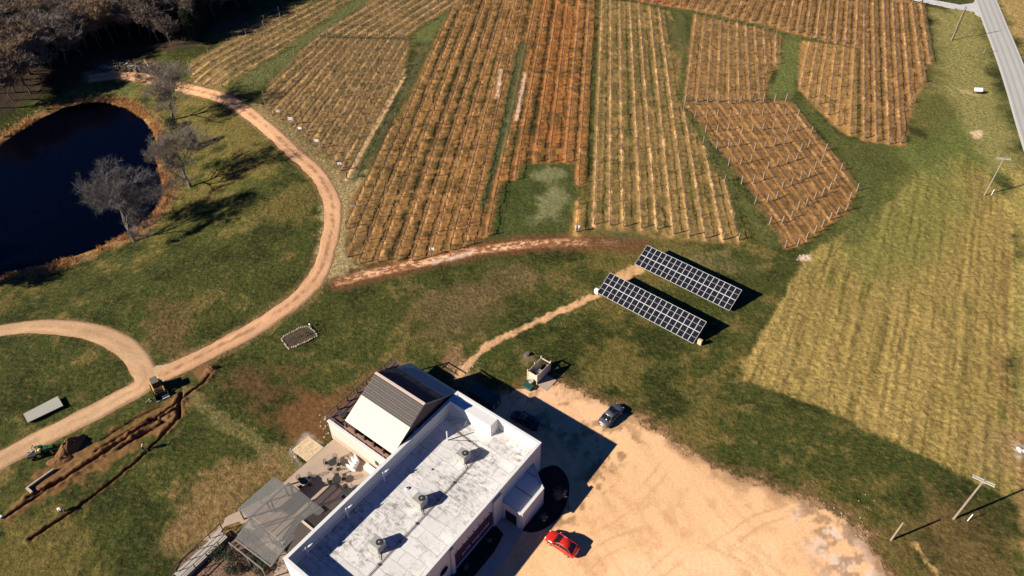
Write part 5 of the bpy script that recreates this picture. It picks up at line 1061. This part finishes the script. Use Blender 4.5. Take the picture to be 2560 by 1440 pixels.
pole(2227, 1351, 4.35, 'short bare wooden pole without crossarm beside the gravel lot', None, .13)
pole(2461, 488, 9.0, 'utility pole with a small crossarm beside the road at mid height', -.2, .13)
pole(2378, 101, 9.8, 'tall utility pole near the side road junction, left of its twin', None, .13); pole(2382, 100, 9.4, 'slimmer twin of the utility pole near the side road junction', None, .09)
for i, (x, y, h, lab) in enumerate([(2419, 1302, 1.5, 'short white marker post right of the lower utility pole'), (2478, 488, 1.4, 'thin grey marker post right of the mid-height utility pole')]): t = thing('marker_post', lab, 'post', g3(x, y)); MB().tube([(0, 0, -.2), (0, 0, h)], .06, 6).build('post', 'signwhite', t); MB().tube([(0, 0, h), (0, 0, h+.08)], [.08, .03], 6).build('cap', 'signwhite', t)
SGN = [(697, 290, 'first from the wood, just off the dirt road'), (729, 312, 'second from the wood and slightly larger'), (752, 333, 'third from the wood'), (794, 364, 'fourth from the wood'), (851, 422, 'at the bend of the dirt road'), (883, 529, 'at the left edge of the rust-brown rows'), (1081, 636, 'at the front edge of the rust-brown rows'), (1443, 580, 'on the short tan strip right of the mown clearing')]
s0_ = None
for i, (x, y, lab) in enumerate(SGN):
    lab = 'small white board on a post, '+lab; p = G(x, y)
    if s0_ is None:
        s0_ = thing('row_sign', lab, 'sign', (p[0], p[1], zt(*p)), .15, 'white row signs'); MB().box(-.05, .05, -.05, .05, -.2, 1.25).build('post', 'wood', s0_); MB().box(-.42, .42, -.09, -.05, 1.05, 1.65).build('board', 'signwhite', s0_)
    else: dup(s0_, (p[0], p[1], zt(*p)), .15+random.uniform(-.2, .2), lab, 1.25 if i == 1 else 1)
t = thing('road_sign', 'yellow diamond warning sign beside the asphalt road', 'sign', g3(2458, 134), .5); MB().tube([(0, 0, -.2), (0, 0, 2.6)], .05, 6).build('post', 'steel', t); m = MB(); m.add([(x, y, z) for y in (-.07, -.05) for x, z in ((0, 1.7), (.62, 2.32), (0, 2.94), (-.62, 2.32))], [(3, 2, 1, 0), (4, 5, 6, 7), (0, 1, 5, 4), (1, 2, 6, 5), (2, 3, 7, 6), (3, 0, 4, 7)]); m.build('plate', 'signyellow', t)
t = thing('roadside_sign', 'low pinkish-white notice board on brown legs in the verge', 'sign', g3(2443, 237), -.12); MB().add([(-1., 0, .9), (1., 0, .9), (1., .75, 1.55), (-1., .75, 1.55), (-1., .05, .82), (1., .05, .82), (1., .8, 1.47), (-1., .8, 1.47)], [(0, 1, 2, 3), (7, 6, 5, 4), (0, 4, 5, 1), (1, 5, 6, 2), (2, 6, 7, 3), (3, 7, 4, 0)]).build('board', 'pink', t)
for x in (-.85, .85): MB().box(x-.06, x+.06, .3, .42, -.2, 1.1).build('leg', 'brown2', t)
MB().box(-.9, .9, .28, .34, .45, .6).build('crossbar', 'brown2', t)
for i in range(6): t = thing('white_rock', 'pale rock in the washed-out ditch near the right picture edge', 'rock', g3(2546+random.uniform(-4, 14), 1122+random.uniform(-6, 16)), group='ditch rocks'); MB().blob((0, 0, .1), random.uniform(.2, .4), i, 6, .3, .6).build('rock', 'litter', t)
# stone ring bed
def localr(pts): return [np.array(G(690+x/16, 800+y/16)) for x, y in pts]
rg = localr([(230, 770), (330, 660), (480, 580), (640, 490), (780, 420), (930, 330), (1080, 290), (1240, 265), (1380, 310), (1460, 390), (1560, 480), (1620, 560), (1640, 650), (1540, 700), (1380, 790), (1240, 870), (1080, 930), (900, 1010), (820, 1060), (640, 1100), (530, 1150), (440, 1070), (350, 960), (290, 880)])
c0 = sum(rg)/len(rg); t = thing('flower_bed', 'bare flower bed ringed with pale stones on the lawn', 'flower bed', (*c0, 0))
MB().poly([tuple((p-c0)*.96) for p in rg], -.1, .07).build('soil', 'soil', t); s = MB(); k = 0
for i in range(len(rg)):
    a_, b_ = rg[i]-c0, rg[(i+1) % len(rg)]-c0; n = max(1, int(np.linalg.norm(b_-a_)/.30))
    for j in range(n): q = a_+(b_-a_)*(j/n); s.blob((q[0]+random.uniform(-.04, .04), q[1]+random.uniform(-.04, .04), .08), random.uniform(.13, .2), k, 5, .3, .7); k += 1
so_ = s.build('stone_edging', 'stone', t); so_['kind'] = 'stuff'
q = MB(); r = random.Random(8)
for k in range(60): x = r.uniform(-1.8, 1.8); y = x*.55+r.gauss(0, .5); q.tube([(x, y, .05), (x+r.gauss(0, .12), y+r.gauss(0, .12), r.uniform(.2, .6))], [.04, .01], 4, False)
q.build('dead_stalks', 'twig2', t)['kind'] = 'stuff'
t = thing('white_post_cap', 'tiny white stake at the upper corner of the ringed flower bed', 'stake', g3(775.5, 816)); MB().tube([(0, 0, -.1), (0, 0, .45)], .06, 6).build('stake', 'signwhite', t); MB().blob((0, 0, .5), .17, 1, 6, .05).build('knob', 'signwhite', t)
# flat grey metal roof lying on low supports
sp = [np.array(G(*p)) for p in ((61, 1040), (72.5, 1062), (162, 1019), (148, 995))]; c0 = sum(sp)/4; t = thing('low_shed', 'long flat grey sheet roof low over the lawn inside the loop', 'shed', (*c0, 0))
m = MB(); m.add([(*(p-c0)*.985, z) for z in (.42, .50) for p in sp], [(0, 3, 2, 1), (4, 5, 6, 7), (0, 1, 5, 4), (1, 2, 6, 5), (2, 3, 7, 6), (3, 0, 4, 7)][:6]); m.build('roof_sheet', 'sheet', t)
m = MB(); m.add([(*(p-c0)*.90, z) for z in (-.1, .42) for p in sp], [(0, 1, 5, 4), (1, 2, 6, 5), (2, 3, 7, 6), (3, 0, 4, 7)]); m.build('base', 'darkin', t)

# ---------------------------------------------------------------- digging works: machines, pile, timber, workers
# compact loader
t = thing('skid_loader', 'yellow compact loader with a dark cab and grey bucket at the track junction', 'loader', g3(397, 974), math.atan2(-.80, .60))
m = MB(); m.box(-1.35, .7, -.62, .62, .35, 1.15); m.box(-1.4, -.7, -.6, .6, 1.15, 1.45); m.build('body', 'yellow', t)
cbm = MB(); cbm.add([(-.85, -.5, 1.15), (.65, -.5, 1.15), (.65, .5, 1.15), (-.85, .5, 1.15), (-.75, -.46, 2.05), (.45, -.46, 2.05), (.45, .46, 2.05), (-.75, .46, 2.05)], [(0, 3, 2, 1), (4, 5, 6, 7), (0, 1, 5, 4), (1, 2, 6, 5), (2, 3, 7, 6), (3, 0, 4, 7)]); cb = cbm.build('cab', 'glass', t); MB().box(-.85, .55, -.52, .52, 2.05, 2.13).build('cab_roof', mat('cab_roof_grey', (.12, .11, .10), .7, .1), cb)
for s in (-1, 1):
    MB().bar((-1.3, s*.68, 1.45), (1.0, s*.68, 1.05), .16, .2).build('lift_arm', 'yellow', t); MB().bar((1.0, s*.68, 1.05), (1.45, s*.6, .5), .14, .18).build('lift_arm', 'yellow', t)
    for x in (-.85, .35): w_ = MB().wheel((x, s*.78, .4), .4, .3, (0, 1, 0), 16).build('wheel', 'rubber', t); MB().wheel((x, s*.94, .4), .18, .03, (0, 1, 0), 10).build('rim', 'yellow', w_)
bk = MB(); bk.box(1.4, 2.35, -.95, .95, .08, .14); bk.box(1.35, 1.42, -.95, .95, .14, .75); bk.box(1.42, 2.3, -.95, -.9, .14, .6); bk.box(1.42, 2.3, .9, .95, .14, .6); bo = bk.build('bucket', 'black', t); MB().box(2.28, 2.45, -.98, .98, .07, .16).build('cutting_edge', 'alu', bo)
MB().box(.9, 1.0, -.4, .4, .9, 1.0).build('crossbar', 'black', t)
# small green tractor with front loader
t = thing('green_tractor', 'small green tractor with a front loader beside the soil pile', 'tractor', g3(113, 1133), math.atan2(.38, .92))
MB().box(.1, 1.35, -.3, .3, .65, 1.15).build('hood', 'green', t); MB().box(-.7, .3, -.22, .22, .4, .75).build('chassis', 'green', t); MB().blob((-.35, 0, 1.0), .28, 2, 6, .1, .7).build('seat', 'yellow', t)
for s in (-1, 1):
    w_ = MB().wheel((-.5, s*.62, .55), .55, .32, (0, 1, 0), 18).build('wheel', 'rubber', t); MB().wheel((-.5, s*.79, .55), .26, .03, (0, 1, 0), 12).build('rim', 'yellow', w_)
    w_ = MB().wheel((1.1, s*.55, .34), .34, .22, (0, 1, 0), 16).build('wheel', 'rubber', t); MB().wheel((1.1, s*.67, .34), .16, .03, (0, 1, 0), 10).build('rim', 'yellow', w_)
    MB().box(-.95, -.1, s*.62-.16, s*.62+.16, 1.1, 1.16).build('fender', 'green', t); MB().bar((.2, s*.42, 1.1), (2.0, s*.42, .5), .1, .12).build('loader_arm', 'green', t)
MB().tube([(-.9, -.35, .7), (-.9, -.35, 2.0), (-.9, .35, 2.0), (-.9, .35, .7)], .04, 6).build('roll_bar', 'black', t); m = MB(); m.box(2.0, 2.05, -.7, .7, .15, .6); m.box(2.05, 2.5, -.7, .7, .12, .17); m.build('bucket', 'green', t)
MB().tube([(.0, 0, 1.1), (-.08, 0, 1.3)], .03, 6).build('steering_column', 'black', t); MB().tube([(-.08+.15*math.cos(a_)*.3, .17*math.sin(a_), 1.3+.15*math.cos(a_)) for a_ in np.linspace(0, 6.283, 13)], .018, 5, False).build('steering_wheel', 'black', t)
q = thing('work_cart', 'open trailer cart with pale timber behind the green tractor', 'trailer', g3(92, 1141), math.atan2(.38, .92)); m = MB(); m.box(-.9, .7, -.55, .55, .5, .58); m.box(-.9, .7, -.58, -.55, .58, .85); m.box(-.9, .7, .55, .58, .58, .85); m.build('bed', 'black', q)
for s in (-1, 1): MB().wheel((-.2, s*.66, .3), .3, .16, (0, 1, 0), 14).build('wheel', 'rubber', q)
tl = thing('timber', 'loose pale boards lying across the work cart', 'boards', (*G(90, 1137), .9), .3); m = MB(); m.bar((-1.2, .1, 0), (.9, -.1, .1), .14, .06); m.bar((.5, -.7, .1), (.2, .6, .15), .14, .06); m.bar((-.6, -.5, .05), (.6, .3, .22), .1, .05); m.build('boards', 'stone', tl)
def pile(px, py, rx, ry, h, lab, seed, rot):
    n = 44; x, y = np.meshgrid(np.linspace(-1.15, 1.15, n), np.linspace(-1.15, 1.15, n)); d = np.sqrt(x*x+y*y); z = h*np.clip(1-d**1.3, 0, 1)*(.55+.9*fbm(x*3+seed, y*3, .9, 4, seed))+(fbm(x*3, y*3, 3., 2, seed+1)-.5)*.35*np.clip(1.1-d, 0, 1)-.15*(d > 1)
    p = g3(px, py); c, s = math.cos(rot), math.sin(rot); X_, Y_ = x*rx, y*ry; cc = np.broadcast_to(np.array([.17, .085, .036]), x.shape+(3,))*(.6+.8*fbm(x*3, y*3, 1.4, 3, 9))[..., None]
    o = gridmesh('soil_pile', X_*c-Y_*s, X_*s+Y_*c, z, cc, 'dirt'); o.location = p; tag(o, lab, 'soil pile')
pile(176, 1119, 2.5, 1.3, 1.55, 'lumpy heap of dug brown soil behind the green tractor', 3, 1.15); pile(150, 1150, 1.8, .8, .6, 'low spread of dug soil below the big heap', 5, .3); pile(528, 924, 1.2, .8, .6, 'small reddish heap at the upper end of the trenches', 7, .5)
t = thing('lumber_edging', 'L-shaped pale lumber edging lying beside the trenches', 'timber', (*G(70, 1222), .05)); A_ = np.array(G(136, 1175))-np.array(G(70, 1222)); B_ = np.array(G(79, 1231))-np.array(G(70, 1222)); MB().bar((0, 0, .15), (*A_, .15), .2, .3).build('long_beam', 'stone', t); MB().bar((-.25*A_[0]/7, 0, .16), (*B_*1.3, .16), .3, .3).build('short_beam', 'stone', t)
t = thing('tool_bundle', 'thin pale stakes lying on the grass beside the loader bucket', 'stakes', g3(372, 1004)); m = MB(); m.bar((-.3, -.35, .1), (-.1, .45, .12), .07); m.bar((-.1, .45, .12), (.25, 0, .1), .06); m.bar((0, -.1, .1), (.5, .05, .1), .06); m.build('stakes', 'stone', t)
t = thing('white_bucket', 'white bucket at the far left picture edge by the trench end', 'bucket', g3(3, 1296)); MB().disc((0, 0, 0), .2, .45, 12, .24).build('body', 'signwhite', t); MB().tube([(.22*math.cos(a_), 0, .45+.2*math.sin(a_)) for a_ in np.linspace(0, 3.14, 8)], .012, 4, False).build('handle', 'steel', t)

def person(lab, loc, rz, top, legs, J, hat=None):
    """J: joints; body is one skinned surface, clothes are children."""
    root = None
    def skinned(name, verts, edges, rads, m, parent, sub=2, rootv=0):
        me = bpy.data.meshes.new(name); me.from_pydata(verts, edges, []); me.update(); o = bpy.data.objects.new(name, me); COL.objects.link(o); me.materials.append(M[m])
        md = o.modifiers.new('skin', 'SKIN'); sk = me.skin_vertices[0].data
        for i, r_ in enumerate(rads): sk[i].radius = (r_, r_) if not hasattr(r_, '__len__') else r_
        sk[rootv].use_root = True; md.use_smooth_shade = True; o.modifiers.new('sub', 'SUBSURF').levels = sub; o.modifiers['sub'].render_levels = sub
        bpy.context.view_layer.update(); ev = o.evaluated_get(bpy.context.evaluated_depsgraph_get()); nm = bpy.data.meshes.new_from_object(ev); bpy.data.objects.remove(o); nm.materials.clear(); nm.materials.append(M[m])
        o = bpy.data.objects.new(name, nm); COL.objects.link(o)
        if parent: o.parent = parent
        return o
    V_ = [J['pelvis'], J['waist'], J['chest'], J['neck'], J['head0'], J['head1']]; E_ = [(0, 1), (1, 2), (2, 3), (3, 4), (4, 5)]; Rr = [(.15, .12), (.13, .10), (.17, .11), .055, .085, .09]
    for s in 'LR':
        i = len(V_); V_ += [J['sh'+s], J['el'+s], J['wr'+s], J['pa'+s]]; E_ += [(2, i), (i, i+1), (i+1, i+2), (i+2, i+3)]; Rr += [.06, .045, .03, (.04, .022)]
        pa = Vector(J['pa'+s]); d_ = (pa-Vector(J['wr'+s])).normalized(); sx = d_.orthogonal().normalized()
        for k in range(5):
            o_ = sx*(-.036+.018*k) if k < 4 else sx*.045-d_*.03; a_ = pa+o_+d_*.02; b_ = a_+d_*(.05+.01*(1-abs(k-1.5)))*(1 if k < 4 else .6)+(sx*.02 if k == 4 else Vector((0, 0, 0))); c_ = b_+d_*.025+Vector((0, 0, -.012))
            j = len(V_); V_ += [tuple(a_), tuple(b_), tuple(c_)]; E_ += [(i+3, j), (j, j+1), (j+1, j+2)]; Rr += [.009, .009, .007]
        i = len(V_); V_ += [J['hip'+s], J['kn'+s], J['an'+s], J['toe'+s]]; E_ += [(0, i), (i, i+1), (i+1, i+2), (i+2, i+3)]; Rr += [.09, .06, .042, (.045, .035)]
    body = skinned('person', V_, E_, Rr, 'skin', None); body.location = loc; body.rotation_euler = (0, 0, rz); tag(body, lab, 'person')
    skinned('shirt', [J['waist'], J['chest'], J['neck'], J['shL'], J['elL'], J['shR'], J['elR']], [(0, 1), (1, 2), (1, 3), (3, 4), (1, 5), (5, 6)], [(.17, .14), (.20, .14), .07, .082, .065, .082, .065], top, body)
    skinned('trousers', [J['pelvis'], J['waist'], J['hipL'], J['knL'], J['anL'], J['hipR'], J['knR'], J['anR']], [(0, 1), (0, 2), (2, 3), (3, 4), (0, 5), (5, 6), (6, 7)], [(.165, .14), (.15, .12), .105, .08, .065, .105, .08, .065], legs, body)
    h1 = Vector(J['head1']); h0 = Vector(J['head0']); up = (h1-h0).normalized(); hc = MB().blob(tuple(h1+up*.03), .105, 1, 8, .04, .9).build('hair' if not hat else 'cap', hat or 'hair', body, True)
    f = Vector((1, 0, -.35)).normalized(); fc = MB(); c = (h0+h1)/2
    for s in (-1, 1): fc.blob(tuple(c+f*.085+Vector((0, s*.032, .01))), .012, 1, 4, 0)
    fc.build('eyes', 'black', body); nz = MB(); nz.blob(tuple(c+f*.098+Vector((0, 0, -.02))), .016, 1, 4, 0); [nz.blob(tuple(c+Vector((0, s*.09, -.01))), .022, 1, 4, 0) for s in (-1, 1)]; nz.build('nose_and_ears', 'skin', body)
    for s in 'LR':
        a_ = Vector(J['an'+s]); b_ = Vector(J['toe'+s]); MB().tube([tuple(a_+Vector((-.07, 0, -.03))), tuple(a_+Vector((.03, 0, -.03))), tuple(b_+Vector((.02, 0, .0)))], [.05, .06, .04], 8).build('boot', 'brown', body, True)
    return body
def bend(k):     # 0 upright, 1 deeply bent forward (+x)
    s, c = math.sin(1.45*k), math.cos(1.45*k); hip = (0, 0, .92)
    P = lambda l, y=0, f=0: (hip[0]+s*l+c*f-.12*k, y, hip[2]+c*l-s*f*.6)
    J = {'pelvis': (-.12*k, 0, .95), 'waist': P(.18), 'chest': P(.42), 'neck': P(.58), 'head0': P(.66, 0, .03), 'head1': P(.78, 0, .04)}
    for n_, y in (('L', 1), ('R', -1)):
        J['sh'+n_] = P(.50, y*.19); sh = J['sh'+n_]; J['el'+n_] = (sh[0]+.10, y*.24, sh[2]-.27); J['wr'+n_] = (sh[0]+.24, y*.18, sh[2]-.48); J['pa'+n_] = (sh[0]+.28, y*.16, sh[2]-.56)
        J['hip'+n_] = (-.12*k, y*.10, .88); J['kn'+n_] = (.05*k+.02, y*.13, .50); J['an'+n_] = (-.05+(.12 if y > 0 else -.1), y*.14, .09); J['toe'+n_] = (J['an'+n_][0]+.17, y*.16, .04)
    return J
p = g3(152, 1280, 0); person('person in a white shirt bending over the trench at the lower left', p, -.5, 'shirt', 'tan', bend(.85), 'signwhite')
p = g3(360, 1127, 0); person('person in tan work clothes standing stooped over the end of a trench', p, .4, 'tan', 'jeans', bend(.35))
t = thing('shovel', 'long-handled shovel held upright in the trench by the stooping person', 'shovel', (p[0]+.55, p[1]-.1, 0), .3); MB().tube([(0, 0, .25), (-.12, 0, 1.5)], .02, 6).build('handle', 'wood', t); MB().box(-.02, .02, -.11, .11, -.05, .28).build('blade', 'steel', t)
# loose pale stones on lawns and track
def stones(name, lab, pts, m, seed):
    r = random.Random(seed); s = MB()
    for x, y, sx, sy, n, sz in pts:
        for k in range(n): p = G(x+r.gauss(0, sx), y+r.gauss(0, sy)); s.blob((p[0], p[1], zt(*p)+.02), sz*r.uniform(.5, 1.3), k, 4, .35, .5)
    tag(s.build(name, m), lab, 'stones', kind='stuff')
stones('scattered_stones', 'pale stones scattered beside the red-earth track and buildings', [(815, 1060, 8, 20, 30, .13), (740, 1130, 10, 16, 22, .12), (2010, 645, 8, 4, 30, .18), (550, 725, 5, 12, 10, .1), (2100, 1300, 50, 30, 40, .10), (1160, 920, 25, 8, 40, .12), (1450, 770, 60, 25, 25, .08)], 'stone', 3)
